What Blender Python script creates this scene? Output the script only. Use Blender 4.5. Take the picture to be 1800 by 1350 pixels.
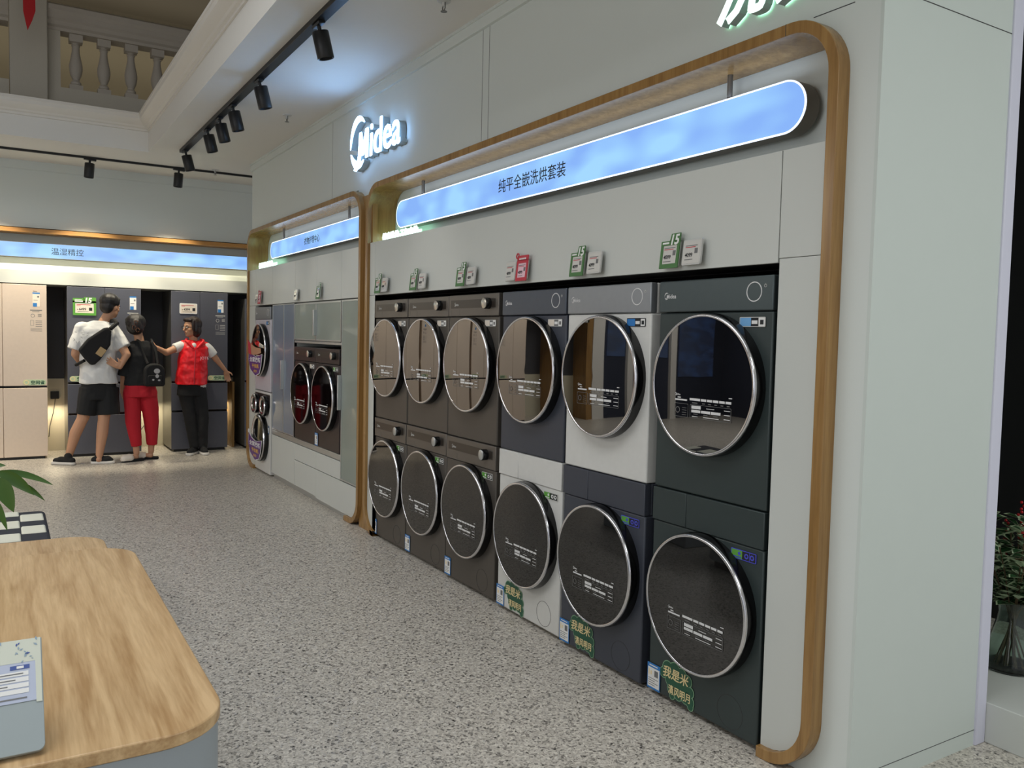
import bpy, bmesh, math, random
from mathutils import Vector, Matrix
random.seed(7)
sc = bpy.context.scene
for o in list(bpy.data.objects): bpy.data.objects.remove(o)
COL = sc.collection

# ------------------------------------------------------------------ camera
cam_d = bpy.data.cameras.new('camera'); cam = bpy.data.objects.new('camera', cam_d); COL.objects.link(cam)
cr = Vector((0.52074791, 0.85343043, 0.02186572)); cu = Vector((-0.05998764, 0.01103011, 0.99813818)); cd = Vector((-0.85160032, 0.52109004, -0.05693919))
cam.matrix_world = Matrix(((cr.x, cu.x, -cd.x, 0), (cr.y, cu.y, -cd.y, -2.3032), (cr.z, cu.z, -cd.z, 1.4788), (0, 0, 0, 1)))
cam_d.sensor_width = 36.0; cam_d.lens = 1463.9 / 1800 * 36.0; cam_d.clip_start = 0.02
sc.camera = cam

# ------------------------------------------------------------------ world, lights, exposure
sc.view_settings.view_transform = 'Standard'; sc.view_settings.look = 'None'
sc.view_settings.exposure = 0.0; sc.view_settings.gamma = 1.0; sc.view_settings.use_curve_mapping = False
w = bpy.data.worlds.new('world'); sc.world = w; w.use_nodes = True
w.node_tree.nodes['Background'].inputs[0].default_value = (0.92, 0.95, 1.0, 1)
w.node_tree.nodes['Background'].inputs[1].default_value = 0.55


def area(loc, size, power, color=(1, 1, 1), rot=(0, 0, 0), sizey=None, spread=None):
    l = bpy.data.lights.new('area_light', 'AREA'); l.energy = power; l.color = color; l.size = size
    if sizey: l.shape = 'RECTANGLE'; l.size_y = sizey
    if spread: l.spread = spread
    o = bpy.data.objects.new('area_light', l); COL.objects.link(o); o.location = loc; o.rotation_euler = rot
    return o


def spot(loc, target, power, color=(1, 1, 1), angle=60, blend=0.6, r=0.03):
    l = bpy.data.lights.new('spot_light', 'SPOT'); l.energy = power; l.color = color
    l.spot_size = math.radians(angle); l.spot_blend = blend; l.shadow_soft_size = r
    o = bpy.data.objects.new('spot_light', l); COL.objects.link(o); o.location = loc
    o.rotation_euler = (Vector(target) - Vector(loc)).to_track_quat('-Z', 'Y').to_euler()
    return o


# unseen area lamps added to brighten the hall, side wall and upper storey
area((-2.2, -3.2, 5.38), 5.0, 185, (0.94, 0.97, 1.0), sizey=3.6)
area((1.0, -0.1, 3.24), 1.6, 30, (0.97, 1.0, 0.97), sizey=1.2)
area((1.6, 1.2, 3.0), 1.5, 40, (0.93, 1.0, 0.97), rot=(0, math.radians(50), 0), sizey=1.5)
area((-7.6, -6.4, 3.24), 4.4, 190, (1.0, 0.97, 0.92), sizey=1.2)
area((-1.0, -6.8, 3.24), 4.0, 40, (1.0, 0.97, 0.92), sizey=1.2)
area((-11.6, -1.5, 5.3), 1.2, 11, (1.0, 0.94, 0.82), rot=(0, math.radians(30), 0), sizey=5.0)
area((-11.2, -1.2, 4.75), 1.0, 7, (1.0, 0.95, 0.85), rot=(math.pi, 0, 0), sizey=4.0)
# area lamp added across the hall to lift the upper walls
area((-1.5, -8.6, 2.0), 6.0, 135, (0.95, 0.97, 1.0), rot=(math.radians(97), 0, math.radians(18)), sizey=2.4)
# LED strip under the sign of the refrigerator wall, and the low strips in its niche
area((-10.58, -1.2, 2.232), 0.03, 7, (1.0, 0.88, 0.56), rot=(0, math.radians(28), 0), sizey=5.5)


# ------------------------------------------------------------------ materials
def lin(c):
    out = []
    for v in c:
        v = v / 255.0
        out.append(v / 12.92 if v <= 0.04045 else ((v + 0.055) / 1.055) ** 2.4)
    return (out[0], out[1], out[2], 1)


def mat(name, rgb, rough=0.5, metal=0.0, ior=1.5, var=0.0, vscale=8.0, bump=0.0, bscale=200.0, emit=None, estr=0.0, coat=0.0, trans=0.0, alpha=None):
    m = bpy.data.materials.new(name); m.use_nodes = True
    n = m.node_tree.nodes; L = m.node_tree.links; b = n['Principled BSDF']
    c = lin(rgb)
    b.inputs['Base Color'].default_value = c
    b.inputs['Roughness'].default_value = rough; b.inputs['Metallic'].default_value = metal; b.inputs['IOR'].default_value = ior
    b.inputs['Coat Weight'].default_value = coat; b.inputs['Transmission Weight'].default_value = trans
    tc = n.new('ShaderNodeTexCoord')
    nz = n.new('ShaderNodeTexNoise'); nz.inputs['Scale'].default_value = vscale; nz.inputs['Detail'].default_value = 4
    L.new(tc.outputs['Object'], nz.inputs['Vector'])
    mx = n.new('ShaderNodeMix'); mx.data_type = 'RGBA'
    v = max(var, 0.012)
    mx.inputs['A'].default_value = tuple(max(0, x * (1 - v)) for x in c[:3]) + (1,)
    mx.inputs['B'].default_value = tuple(min(1, x * (1 + v)) for x in c[:3]) + (1,)
    L.new(nz.outputs['Fac'], mx.inputs['Factor']); L.new(mx.outputs['Result'], b.inputs['Base Color'])
    if bump > 0:
        nb = n.new('ShaderNodeTexNoise'); nb.inputs['Scale'].default_value = bscale
        L.new(tc.outputs['Object'], nb.inputs['Vector'])
        bp = n.new('ShaderNodeBump'); bp.inputs['Strength'].default_value = bump; bp.inputs['Distance'].default_value = 0.002
        L.new(nb.outputs['Fac'], bp.inputs['Height']); L.new(bp.outputs['Normal'], b.inputs['Normal'])
    if emit is not None:
        b.inputs['Emission Color'].default_value = lin(emit); b.inputs['Emission Strength'].default_value = estr
    return m


def wood(name, a, b_, axis='X', scale=1.0, rough=0.42):
    m = bpy.data.materials.new(name); m.use_nodes = True
    n = m.node_tree.nodes; L = m.node_tree.links; p = n['Principled BSDF']
    tc = n.new('ShaderNodeTexCoord'); mp = n.new('ShaderNodeMapping')
    s = [14.0, 14.0, 14.0]; s['XYZ'.index(axis)] = 0.9
    mp.inputs['Scale'].default_value = [v * scale for v in s]
    L.new(tc.outputs['Object'], mp.inputs['Vector'])
    n1 = n.new('ShaderNodeTexNoise'); n1.inputs['Scale'].default_value = 1.6; n1.inputs['Detail'].default_value = 6; n1.inputs['Distortion'].default_value = 0.9
    n2 = n.new('ShaderNodeTexNoise'); n2.inputs['Scale'].default_value = 9.0; n2.inputs['Detail'].default_value = 5
    L.new(mp.outputs[0], n1.inputs['Vector']); L.new(mp.outputs[0], n2.inputs['Vector'])
    ad = n.new('ShaderNodeMath'); ad.operation = 'MULTIPLY_ADD'; ad.inputs[1].default_value = 0.45
    L.new(n2.outputs['Fac'], ad.inputs[0]); L.new(n1.outputs['Fac'], ad.inputs[2])
    rp = n.new('ShaderNodeValToRGB'); e = rp.color_ramp.elements
    e[0].position = 0.48; e[0].color = lin(b_); e[1].position = 0.92; e[1].color = lin(a)
    L.new(ad.outputs[0], rp.inputs['Fac']); L.new(rp.outputs['Color'], p.inputs['Base Color'])
    p.inputs['Roughness'].default_value = rough
    return m


def floor_mat():
    m = bpy.data.materials.new('terrazzo'); m.use_nodes = True
    n = m.node_tree.nodes; L = m.node_tree.links; p = n['Principled BSDF']
    tc = n.new('ShaderNodeTexCoord')
    nz = n.new('ShaderNodeTexNoise'); nz.inputs['Scale'].default_value = 40; nz.inputs['Detail'].default_value = 2
    L.new(tc.outputs['Object'], nz.inputs['Vector'])
    wv = n.new('ShaderNodeVectorMath'); wv.operation = 'MULTIPLY_ADD'; wv.inputs[1].default_value = (0.022, 0.022, 0)
    L.new(nz.outputs['Color'], wv.inputs[0]); L.new(tc.outputs['Object'], wv.inputs[2])
    prev = None
    for sc_, stops in ((96.0, [(0.0, (188, 182, 172)), (0.40, (168, 162, 152)), (0.66, (214, 208, 196)), (0.85, (104, 100, 94)), (0.92, (30, 29, 28))]),
                       (170.0, [(0.0, (184, 178, 168)), (0.5, (206, 200, 190)), (0.80, (120, 116, 108)), (0.90, (40, 38, 38))])):
        v = n.new('ShaderNodeTexVoronoi'); v.inputs['Scale'].default_value = sc_
        L.new(wv.outputs[0], v.inputs['Vector'])
        sp = n.new('ShaderNodeSeparateColor'); L.new(v.outputs['Color'], sp.inputs[0])
        rp = n.new('ShaderNodeValToRGB'); rp.color_ramp.interpolation = 'CONSTANT'; e = rp.color_ramp.elements
        while len(e) < len(stops): e.new(0.5)
        for k, (pos, c) in enumerate(stops): e[k].position = pos; e[k].color = lin(c)
        L.new(sp.outputs[0], rp.inputs['Fac'])
        if prev is None: prev = rp
        else:
            mx = n.new('ShaderNodeMix'); mx.data_type = 'RGBA'; mx.inputs['Factor'].default_value = 0.45
            L.new(prev.outputs['Color'], mx.inputs['A']); L.new(rp.outputs['Color'], mx.inputs['B'])
    L.new(mx.outputs['Result'], p.inputs['Base Color'])
    p.inputs['Roughness'].default_value = 0.38
    return m


def lightbox(name, c1, c2, strength, axis_scale=(1.4, 1, 3)):
    m = bpy.data.materials.new(name); m.use_nodes = True
    n = m.node_tree.nodes; L = m.node_tree.links; p = n['Principled BSDF']
    tc = n.new('ShaderNodeTexCoord'); mp = n.new('ShaderNodeMapping'); mp.inputs['Scale'].default_value = axis_scale
    L.new(tc.outputs['Object'], mp.inputs['Vector'])
    nz = n.new('ShaderNodeTexNoise'); nz.inputs['Scale'].default_value = 2.2; nz.inputs['Detail'].default_value = 1
    L.new(mp.outputs[0], nz.inputs['Vector'])
    rp = n.new('ShaderNodeValToRGB'); e = rp.color_ramp.elements
    e[0].position = 0.38; e[0].color = lin(c1); e[1].position = 0.66; e[1].color = lin(c2)
    L.new(nz.outputs['Fac'], rp.inputs['Fac'])
    p.inputs['Base Color'].default_value = (0.04, 0.05, 0.06, 1); p.inputs['Roughness'].default_value = 0.7
    L.new(rp.outputs['Color'], p.inputs['Emission Color']); p.inputs['Emission Strength'].default_value = strength
    return m


M = dict(
    wall=mat('wall_paint', (206, 212, 208), 0.7, bump=0.05, bscale=300),
    wall_side=mat('side_wall_paint', (196, 204, 199), 0.6, bump=0.05, bscale=300),
    lilac=mat('lilac_trim_paint', (206, 206, 222), 0.5),
    ceil=mat('ceiling_paint', (214, 212, 206), 0.8),
    mould=mat('plaster_moulding', (212, 208, 200), 0.6, bump=0.1, bscale=150),
    stucco=mat('stucco', (206, 200, 186), 0.8, bump=0.5, bscale=180, var=0.06, vscale=120),
    baluster=mat('baluster_plaster', (196, 188, 176), 0.7, bump=0.2, bscale=90, var=0.05),
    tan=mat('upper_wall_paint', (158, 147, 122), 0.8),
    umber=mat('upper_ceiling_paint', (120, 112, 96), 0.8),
    floor=floor_mat(),
    oak=wood('oak_frame', (160, 124, 74), (130, 96, 52), 'Z', rough=0.27),
    oakx=wood('oak_frame_horizontal', (178, 136, 80), (150, 108, 56), 'X'),
    top=wood('oak_table_top', (208, 176, 132), (166, 130, 86), 'X', 1.25, 0.36),
    panel=mat('white_cabinet_laminate', (196, 199, 194), 0.45, bump=0.03, bscale=400),
    seam=mat('shadow_gap', (60, 60, 60), 0.8),
    dark=mat('niche_black', (16, 16, 17), 0.6),
    alcove=mat('niche_grey_laminate', (66, 66, 70), 0.6),
    alu=mat('brushed_aluminium', (196, 200, 200), 0.32, 0.8),
    steelgrey=mat('grey_metal_rod', (120, 118, 114), 0.4, 0.7),
    signside=mat('sign_housing_grey', (112, 106, 96), 0.45, 0.4),
    chrome=mat('chrome_ring', (222, 222, 226), 0.18, 1.0),
    blackgloss=mat('black_gloss_rim', (10, 10, 11), 0.18),
    glass=mat('dark_mirror_glass', (12, 11, 10), 0.015, ior=2.3),
    glass_low=mat('dark_smoked_glass', (20, 19, 18), 0.02, ior=1.62),
    glass_red_reflection=mat('black_glass_red_reflection', (8, 3, 3), 0.06, ior=1.22),  # near-black glass with the red vest's reflection put into its colour
    white_ink=mat('white_print', (214, 214, 214), 0.5, emit=(200, 200, 200), estr=0.0),
    grey_ink=mat('grey_print', (110, 110, 110), 0.5),
    black_ink=mat('black_print', (24, 26, 30), 0.6),
    sage_glass=mat('frosted_sage_glass', (134, 144, 136), 0.38, coat=0.3, var=0.04, vscale=2),
    blue_glass=mat('frosted_blue_glass', (120, 132, 150), 0.28, coat=0.4, var=0.16, vscale=2.5),
    knob=mat('knob_face', (206, 200, 188), 0.25, 0.7),
    paper=mat('white_paper', (226, 226, 224), 0.6),
    cream=mat('cream_paper', (224, 214, 200), 0.6),
    blue=mat('label_blue', (44, 120, 190), 0.5),
    skyblue=mat('label_sky_blue', (110, 166, 214), 0.5),
    green=mat('promo_green', (92, 156, 62), 0.5),
    darkgreen=mat('sticker_dark_green', (34, 84, 62), 0.5),
    palegreen=mat('sticker_pale_green', (126, 164, 130), 0.5),
    gold=mat('sticker_cream_gold', (232, 212, 160), 0.5),
    red=mat('promo_red', (186, 52, 66), 0.5),
    pink=mat('pale_pink_paper', (226, 190, 200), 0.5),
    purple=mat('promo_purple', (92, 52, 122), 0.5),
    yellow=mat('promo_yellow', (222, 178, 60), 0.5),
    violet=mat('label_violet', (70, 74, 190), 0.5),
    black=mat('matt_black_metal', (14, 14, 15), 0.45),
    tag_grey=mat('tag_plastic', (190, 190, 186), 0.4),
    eink=mat('electronic_ink_screen', (206, 204, 198), 0.18, coat=0.6),
    eink_dim=mat('electronic_ink_screen_grey', (170, 168, 168), 0.2, coat=0.6),
    sign=lightbox('blue_light_panel', (130, 176, 246), (158, 212, 255), 1.0),
    signedge=mat('white_light_edge', (230, 240, 255), 0.4, emit=(225, 236, 255), estr=1.6),
    logo=mat('logo_light_face', (230, 240, 255), 0.4, emit=(150, 198, 255), estr=17.0),
    logo_side=mat('logo_return_grey', (150, 160, 160), 0.4),
    letters=mat('letter_light_face', (240, 255, 250), 0.4, emit=(226, 255, 242), estr=1.5),
    halo=mat('letter_backlight', (240, 255, 250), 0.4, emit=(170, 255, 206), estr=2.5),
    skin=mat('skin', (184, 138, 108), 0.55, var=0.06),
    skin_tan=mat('skin_tan', (176, 128, 98), 0.55, var=0.06),
    hair=mat('black_hair', (20, 16, 15), 0.45, bump=0.8, bscale=160),
    hair_brown=mat('dark_brown_hair', (34, 20, 16), 0.35, bump=0.8, bscale=160),
    tee=mat('white_cotton', (214, 214, 212), 0.85, bump=0.3, bscale=60),
    blackcloth=mat('black_cloth', (17, 18, 20), 0.85, bump=0.3, bscale=60),
    redpants=mat('crimson_cloth', (176, 14, 34), 0.8, bump=0.3, bscale=60),
    vest=mat('bright_red_satin', (226, 22, 34), 0.4, bump=0.8, bscale=22),
    bag=mat('black_nylon', (10, 10, 11), 0.8, bump=0.4, bscale=80),
    sole=mat('shoe_sole', (206, 202, 196), 0.6),
    leather=mat('tan_patch', (176, 148, 104), 0.6),
    lips=mat('lips', (160, 84, 76), 0.5),
    cushion_dark=mat('charcoal_cushion', (50, 52, 60), 0.9, bump=0.3, bscale=120),
    cushion_light=mat('ivory_cushion', (226, 224, 206), 0.9, bump=0.3, bscale=120),
    leaf=mat('leaf_green', (58, 94, 30), 0.38, var=0.25, vscale=9),
    leaf_dark=mat('leaf_dark_green', (36, 74, 40), 0.45, var=0.3, vscale=12),
    leaf_edge=mat('leaf_pale_edge', (186, 204, 168), 0.5),
    berry=mat('red_berry', (170, 10, 22), 0.3),
    stem=mat('brown_stem', (92, 74, 52), 0.7),
    clear=mat('clear_glass', (220, 235, 225), 0.02, trans=1.0, ior=1.45),
    counter_side=mat('blue_grey_laminate', (150, 158, 164), 0.45),
    pot=mat('white_ceramic', (220, 220, 216), 0.3),
    ribbon=mat('red_pennant_cloth', (190, 14, 22), 0.6),
)


# ------------------------------------------------------------------ geometry helpers
_tc = {}


def text_geo(s, size=1.0, ext=0.0, off=0.0, shear=0.0):
    key = (s, ext, off, shear, size)
    if key not in _tc:
        c = bpy.data.curves.new('tmp', 'FONT'); c.body = s; c.size = size; c.extrude = ext; c.offset = off; c.shear = shear
        c.resolution_u = 3
        o = bpy.data.objects.new('tmp', c); COL.objects.link(o)
        bpy.context.view_layer.update()
        me = bpy.data.meshes.new_from_object(o.evaluated_get(bpy.context.evaluated_depsgraph_get()))
        vs = [tuple(v.co) for v in me.vertices]; fs = [tuple(p.vertices) for p in me.polygons]
        bpy.data.objects.remove(o); bpy.data.curves.remove(c); bpy.data.meshes.remove(me)
        _tc[key] = (vs, fs)
    return _tc[key]


def rrect(x0, x1, z0, z1, r, n=8):
    if not isinstance(r, (tuple, list)): r = (r, r, r, r)      # bl br tr tl
    out = []
    for (cx, cz, a0, rr) in ((x0 + r[0], z0 + r[0], 180, r[0]), (x1 - r[1], z0 + r[1], 270, r[1]), (x1 - r[2], z1 - r[2], 0, r[2]), (x0 + r[3], z1 - r[3], 90, r[3])):
        for i in range(n + 1):
            a = math.radians(a0 + 90 * i / n); out.append((cx + rr * math.cos(a), cz + rr * math.sin(a)))
    return out


def circ(cx, cz, rx, rz=None, n=32, a0=0, a1=360):
    rz = rx if rz is None else rz
    return [(cx + rx * math.cos(math.radians(a0 + (a1 - a0) * i / n)), cz + rz * math.sin(math.radians(a0 + (a1 - a0) * i / n))) for i in range(n)]


class G:
    def __init__(s): s.v = []; s.f = []; s.m = []

    def add(s, vs, fs, m=0):
        b = len(s.v); s.v += [tuple(v) for v in vs]
        s.f += [tuple(i + b for i in f) for f in fs]; s.m += [m] * len(fs); return s

    def box(s, x0, x1, y0, y1, z0, z1, m=0):
        vs = [(x, y, z) for x in (x0, x1) for y in (y0, y1) for z in (z0, z1)]
        return s.add(vs, [(0, 1, 3, 2), (4, 6, 7, 5), (0, 4, 5, 1), (2, 3, 7, 6), (0, 2, 6, 4), (1, 5, 7, 3)], m)

    def prism(s, pts, y0, y1, m=0, back=True):      # polygon in x,z pushed along y
        n = len(pts)
        vs = [(p[0], y0, p[1]) for p in pts] + [(p[0], y1, p[1]) for p in pts]
        fs = [tuple(range(n))] + [(i, i + n, (i + 1) % n + n, (i + 1) % n) for i in range(n)]
        if back: fs.append(tuple(range(2 * n - 1, n - 1, -1)))
        return s.add(vs, fs, m)

    def zprism(s, pts, z0, z1, m=0):
        n = len(pts)
        vs = [(p[0], p[1], z0) for p in pts] + [(p[0], p[1], z1) for p in pts]
        return s.add(vs, [tuple(range(n - 1, -1, -1))] + [(i, (i + 1) % n, (i + 1) % n + n, i + n) for i in range(n)] + [tuple(range(n, 2 * n))], m)

    def ring(s, a, b, y0, y1, m=0, closed=True):      # band between two matching outlines
        n = len(a); vs = []
        for y in (y0, y1):
            vs += [(p[0], y, p[1]) for p in a] + [(p[0], y, p[1]) for p in b]
        fs = []
        for i in range(n if closed else n - 1):
            j = (i + 1) % n
            fs += [(i, j, j + n, i + n), (i + 2 * n, i + 3 * n, j + 3 * n, j + 2 * n), (i, i + 2 * n, j + 2 * n, j), (i + n, j + n, j + 3 * n, i + 3 * n)]
        if not closed:
            fs += [(0, n, 3 * n, 2 * n), (n - 1, 3 * n - 1, 4 * n - 1, 2 * n - 1)]
        return s.add(vs, fs, m)

    def lathe(s, prof, c=(0, 0, 0), axis='Y', n=40, m=0, close=True):
        vs = []; fs = []
        for (r, t) in prof:
            for i in range(n):
                a = 2 * math.pi * i / n; u, v = r * math.cos(a), r * math.sin(a)
                p = (c[0] + u, c[1] + t, c[2] + v) if axis == 'Y' else ((c[0] + u, c[1] + v, c[2] + t) if axis == 'Z' else (c[0] + t, c[1] + u, c[2] + v))
                vs.append(p)
        for k in range(len(prof) - 1):
            for i in range(n):
                j = (i + 1) % n; fs.append((k * n + i, k * n + j, (k + 1) * n + j, (k + 1) * n + i))
        if close:
            if prof[0][0] > 1e-6: fs.append(tuple(range(n)))
            if prof[-1][0] > 1e-6: fs.append(tuple((len(prof) - 1) * n + i for i in range(n - 1, -1, -1)))
        return s.add(vs, fs, m)

    def tube(s, pts, r, n=8, m=0):
        P = [Vector(p) for p in pts]; vs = []; fs = []
        R = r if isinstance(r, (list, tuple)) else [r] * len(P)
        up = Vector((0, 0, 1)) if abs((P[1] - P[0]).normalized().z) < 0.9 else Vector((0, 1, 0))
        for k, p in enumerate(P):
            d = (P[min(k + 1, len(P) - 1)] - P[max(k - 1, 0)]).normalized()
            a = d.cross(up).normalized(); b = d.cross(a).normalized()
            for i in range(n):
                t = 2 * math.pi * i / n; vs.append(p + a * (R[k] * math.cos(t)) + b * (R[k] * math.sin(t)))
        for k in range(len(P) - 1):
            for i in range(n):
                j = (i + 1) % n; fs.append((k * n + i, k * n + j, (k + 1) * n + j, (k + 1) * n + i))
        fs += [tuple(range(n)), tuple((len(P) - 1) * n + i for i in range(n - 1, -1, -1))]
        return s.add(vs, fs, m)

    def sphere(s, c, r, m=0, nu=16, nv=10):
        if not isinstance(r, (tuple, list)): r = (r, r, r)
        vs = [(c[0], c[1], c[2] - r[2])]
        for k in range(1, nv):
            ph = -math.pi / 2 + math.pi * k / nv
            for i in range(nu):
                a = 2 * math.pi * i / nu
                vs.append((c[0] + r[0] * math.cos(ph) * math.cos(a), c[1] + r[1] * math.cos(ph) * math.sin(a), c[2] + r[2] * math.sin(ph)))
        vs.append((c[0], c[1], c[2] + r[2])); fs = []
        for i in range(nu): fs.append((0, 1 + (i + 1) % nu, 1 + i))
        for k in range(nv - 2):
            for i in range(nu):
                a, b = 1 + k * nu + i, 1 + k * nu + (i + 1) % nu; fs.append((a, b, b + nu, a + nu))
        l = len(vs) - 1
        for i in range(nu): fs.append((l, 1 + (nv - 2) * nu + i, 1 + (nv - 2) * nu + (i + 1) % nu))
        return s.add(vs, fs, m)

    def text(s, t, x, y, z, size, m=0, ext=0.0005, off=0.0, shear=0.0, align='L', sx=1.0):
        vs, fs = text_geo(t, 1.0, ext / size, off, shear)
        if not vs: return s
        w0, w1 = min(v[0] for v in vs), max(v[0] for v in vs)
        dx = -w0 if align == 'L' else -(w0 + w1) / 2
        return s.add([(x + (v[0] + dx) * size * sx, y - v[2] * size, z + v[1] * size) for v in vs], fs, m)

    def build(s, name, mats, parent=None, bevel=0.0, seg=2, smooth=True, angle=35, loc=None, tf=None):
        me = bpy.data.meshes.new(name); me.from_pydata(s.v if tf is None else [tuple(tf @ Vector(v)) for v in s.v], [], s.f)
        bm = bmesh.new(); bm.from_mesh(me)
        for f, mi in zip(bm.faces, s.m): f.material_index = mi
        bmesh.ops.recalc_face_normals(bm, faces=bm.faces); bm.to_mesh(me); bm.free()
        if not isinstance(mats, (list, tuple)): mats = [mats]
        for mm in mats: me.materials.append(M[mm] if isinstance(mm, str) else mm)
        if smooth:
            for p in me.polygons: p.use_smooth = True
            me.set_sharp_from_angle(angle=math.radians(angle))
        o = bpy.data.objects.new(name, me); COL.objects.link(o)
        if parent: o.parent = parent
        if loc: o.location = loc
        if bevel > 0:
            b = o.modifiers.new('bevel', 'BEVEL'); b.width = bevel; b.segments = seg; b.limit_method = 'ANGLE'; b.angle_limit = math.radians(50)
        return o


def thing(name, label, cat, loc=(0, 0, 0), rz=0.0, group=None, rot=None):
    o = bpy.data.objects.new(name, None); COL.objects.link(o); o.empty_display_size = 0.1
    o.location = loc; o.rotation_euler = rot if rot else (0, 0, rz); return tag(o, label, cat, group)


def tag(o, label, cat, group=None, kind=None):
    o['label'] = label; o['category'] = cat
    if group: o['group'] = group
    if kind: o['kind'] = kind
    return o


def struct(o): o['kind'] = 'structure'; return o


def copy_tree(o, parent=None):
    c = o.copy(); COL.objects.link(c)
    if parent: c.parent = parent
    for ch in list(o.children): copy_tree(ch, c)
    return c


# ------------------------------------------------------------------ room shell
ZC = 3.28
struct(G().box(-12.6, 5, -9, 4, -0.1, 0).build('floor', 'floor', smooth=False))
g = G()      # ceiling slab with the atrium opening
g.box(-12.6, 5, -1.01, 4, ZC, ZC + 0.3)
g.box(-12.6, -9.34, -9, -1.01, ZC, ZC + 0.3)
g.box(-9.34, 5, -9, -5.6, ZC, ZC + 0.3)
g.box(2.2, 5, -5.6, -1.01, ZC, ZC + 0.3)
struct(g.build('ceiling', 'ceil', smooth=False))
# crown moulding round the opening (profile swept, mitred)
prof = [(0, 0.20), (0.012, 0.205), (0.012, 0.225), (0.03, 0.235), (0.04, 0.25), (0.065, 0.265), (0.095, 0.30), (0.10, 0.33), (0.105, 0.335), (0.105, 0.36), (-0.12, 0.36), (-0.12, 0.2)]
ring_ = [(-9.34, -1.01, 1, -1), (2.2, -1.01, -1, -1), (2.2, -5.6, -1, 1), (-9.34, -5.6, 1, 1)]
vs = []; fs = []; n = len(prof)
for (x, y, sx, sy) in ring_:
    for (d, h) in prof: vs.append((x + sx * d, y + sy * d, ZC + h))
for k in range(4):
    for i in range(n):
        j = (i + 1) % n; a, b = k * n, ((k + 1) % 4) * n
        fs.append((a + i, a + j, b + j, b + i))
struct(G().add(vs, fs).build('trim_1', 'mould', angle=25))

# long display wall: block with the two framed recesses
YW = 0.035; YB = 0.2; XE = -1.675; XL = -9.335
g = G()
g.box(XL, XE, YW, 0.62, 2.57, ZC)                   # above the frames
g.box(XL, XE, 0.62, 0.76, 0, ZC)                    # core
g.box(-1.777, XE, YW, 0.62, 0, 2.57)                 # right end
g.box(-5.91, -5.86, YW, 0.62, 0, 2.57)
g.box(-9.29, -1.80, YB, 0.62, 2.1, 2.5695)               # back of the sign recesses
for (cx, cz, a0, qx, qz) in ((-1.977, 2.357, 0, -1.777, 2.57), (-5.635, 2.357, 90, -5.86, 2.57), (-6.135, 2.357, 0, -5.91, 2.57), (-9.13, 2.357, 90, -9.335, 2.57), (-1.977, 0.2, 270, -1.777, 0.0), (-9.13, 0.2, 180, -9.335, 0.0)):
    arc = [(cx + 0.2 * math.cos(math.radians(a0 + 90 * i / 12)), cz + 0.2 * math.sin(math.radians(a0 + 90 * i / 12))) for i in range(13)]
    for i in range(12): g.prism([arc[i], arc[i + 1], (qx, qz)], YW, 0.3)
    g.prism([(qx, qz), arc[0], (qx, arc[0][1])], YW, 0.3) if abs(arc[0][0] - qx) < 0.05 else g.prism([(qx, qz), arc[0], (arc[0][0], qz)], YW, 0.3)
    g.prism([(qx, qz), arc[-1], (qx, arc[-1][1])], YW, 0.3) if abs(arc[-1][0] - qx) < 0.05 else g.prism([(qx, qz), arc[-1], (arc[-1][0], qz)], YW, 0.3)
struct(g.build('wall_right', 'wall', smooth=False))
struct(G().box(XE, XE + 0.012, YW, 0.757, 0, ZC).build('wall_end', 'wall_side', smooth=False))
struct(G().box(XE - 0.06, XE + 0.02, 0.757, 0.82, 0, ZC).build('trim_2', 'lilac', bevel=0.004))
struct(G().box(XL, XE, YW - 0.02, YW, 3.205, ZC).box(XL, XE, YW - 0.03, YW, 3.265, ZC).build('trim_3', 'wall', smooth=False))
# hairline panel joints in the wall
g = G()
for x in (-6.735, -4.215, -4.14): g.box(x - 0.0015, x + 0.0015, YW - 0.0006, YW + 0.01, 2.56, 3.205)
g.box(-1.93, -1.77, YW - 0.0006, YW + 0.01, 2.569, 2.572)
g.box(XE + 0.011, XE + 0.0128, YW, 0.757, 2.585, 2.588)
g.box(XE + 0.011, XE + 0.0128, YW, 0.757, 0.058, 0.060)
struct(g.build('trim_4', 'seam', smooth=False))

# oak frames
R = 0.20; T = 0.04; ZT = 2.557


def arch_frame(name, label, x0, x1, cut0, cut1, rl, rr):
    """rounded oak surround, open along the bottom between cut0 and cut1"""
    N = 10
    def path(x0, x1, z0, z1, rl, rr, c0, c1):
        p = [(c1, z0)]
        for i in range(N + 1):
            a = math.radians(270 + 90 * i / N); p.append((x1 - rr + rr * math.cos(a), z0 + rr + rr * math.sin(a)))
        for i in range(N + 1):
            a = math.radians(90 * i / N); p.append((x1 - rr + rr * math.cos(a), z1 - rr + rr * math.sin(a)))
        for i in range(N + 1):
            a = math.radians(90 + 90 * i / N); p.append((x0 + rl + rl * math.cos(a), z1 - rl + rl * math.sin(a)))
        for i in range(N + 1):
            a = math.radians(180 + 90 * i / N); p.append((x0 + rl + rl * math.cos(a), z0 + rl + rl * math.sin(a)))
        p.append((c0, z0)); return p
    a = path(x0, x1, 0.0, ZT, rl, rr, cut0, cut1)
    b = path(x0 + T, x1 - T, T, ZT - T, rl - T, rr - T, cut0, cut1)
    t = thing(name, label, 'frame', ((x0 + x1) / 2, 0, 0))
    off = (x0 + x1) / 2
    a = [(p[0] - off, p[1]) for p in a]; b = [(p[0] - off, p[1]) for p in b]
    G().ring(a, b, -0.022, YB - 0.002, closed=False).build('surround', 'oak', t, angle=30, bevel=0.002)
    for xx in (x1 - R - off - 0.02, x0 + R - off + 0.02): G().box(xx - 0.001, xx + 0.001, -0.0228, -0.02, ZT - T, ZT).build('joint_line', 'seam', t, smooth=False)
    return t


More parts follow.
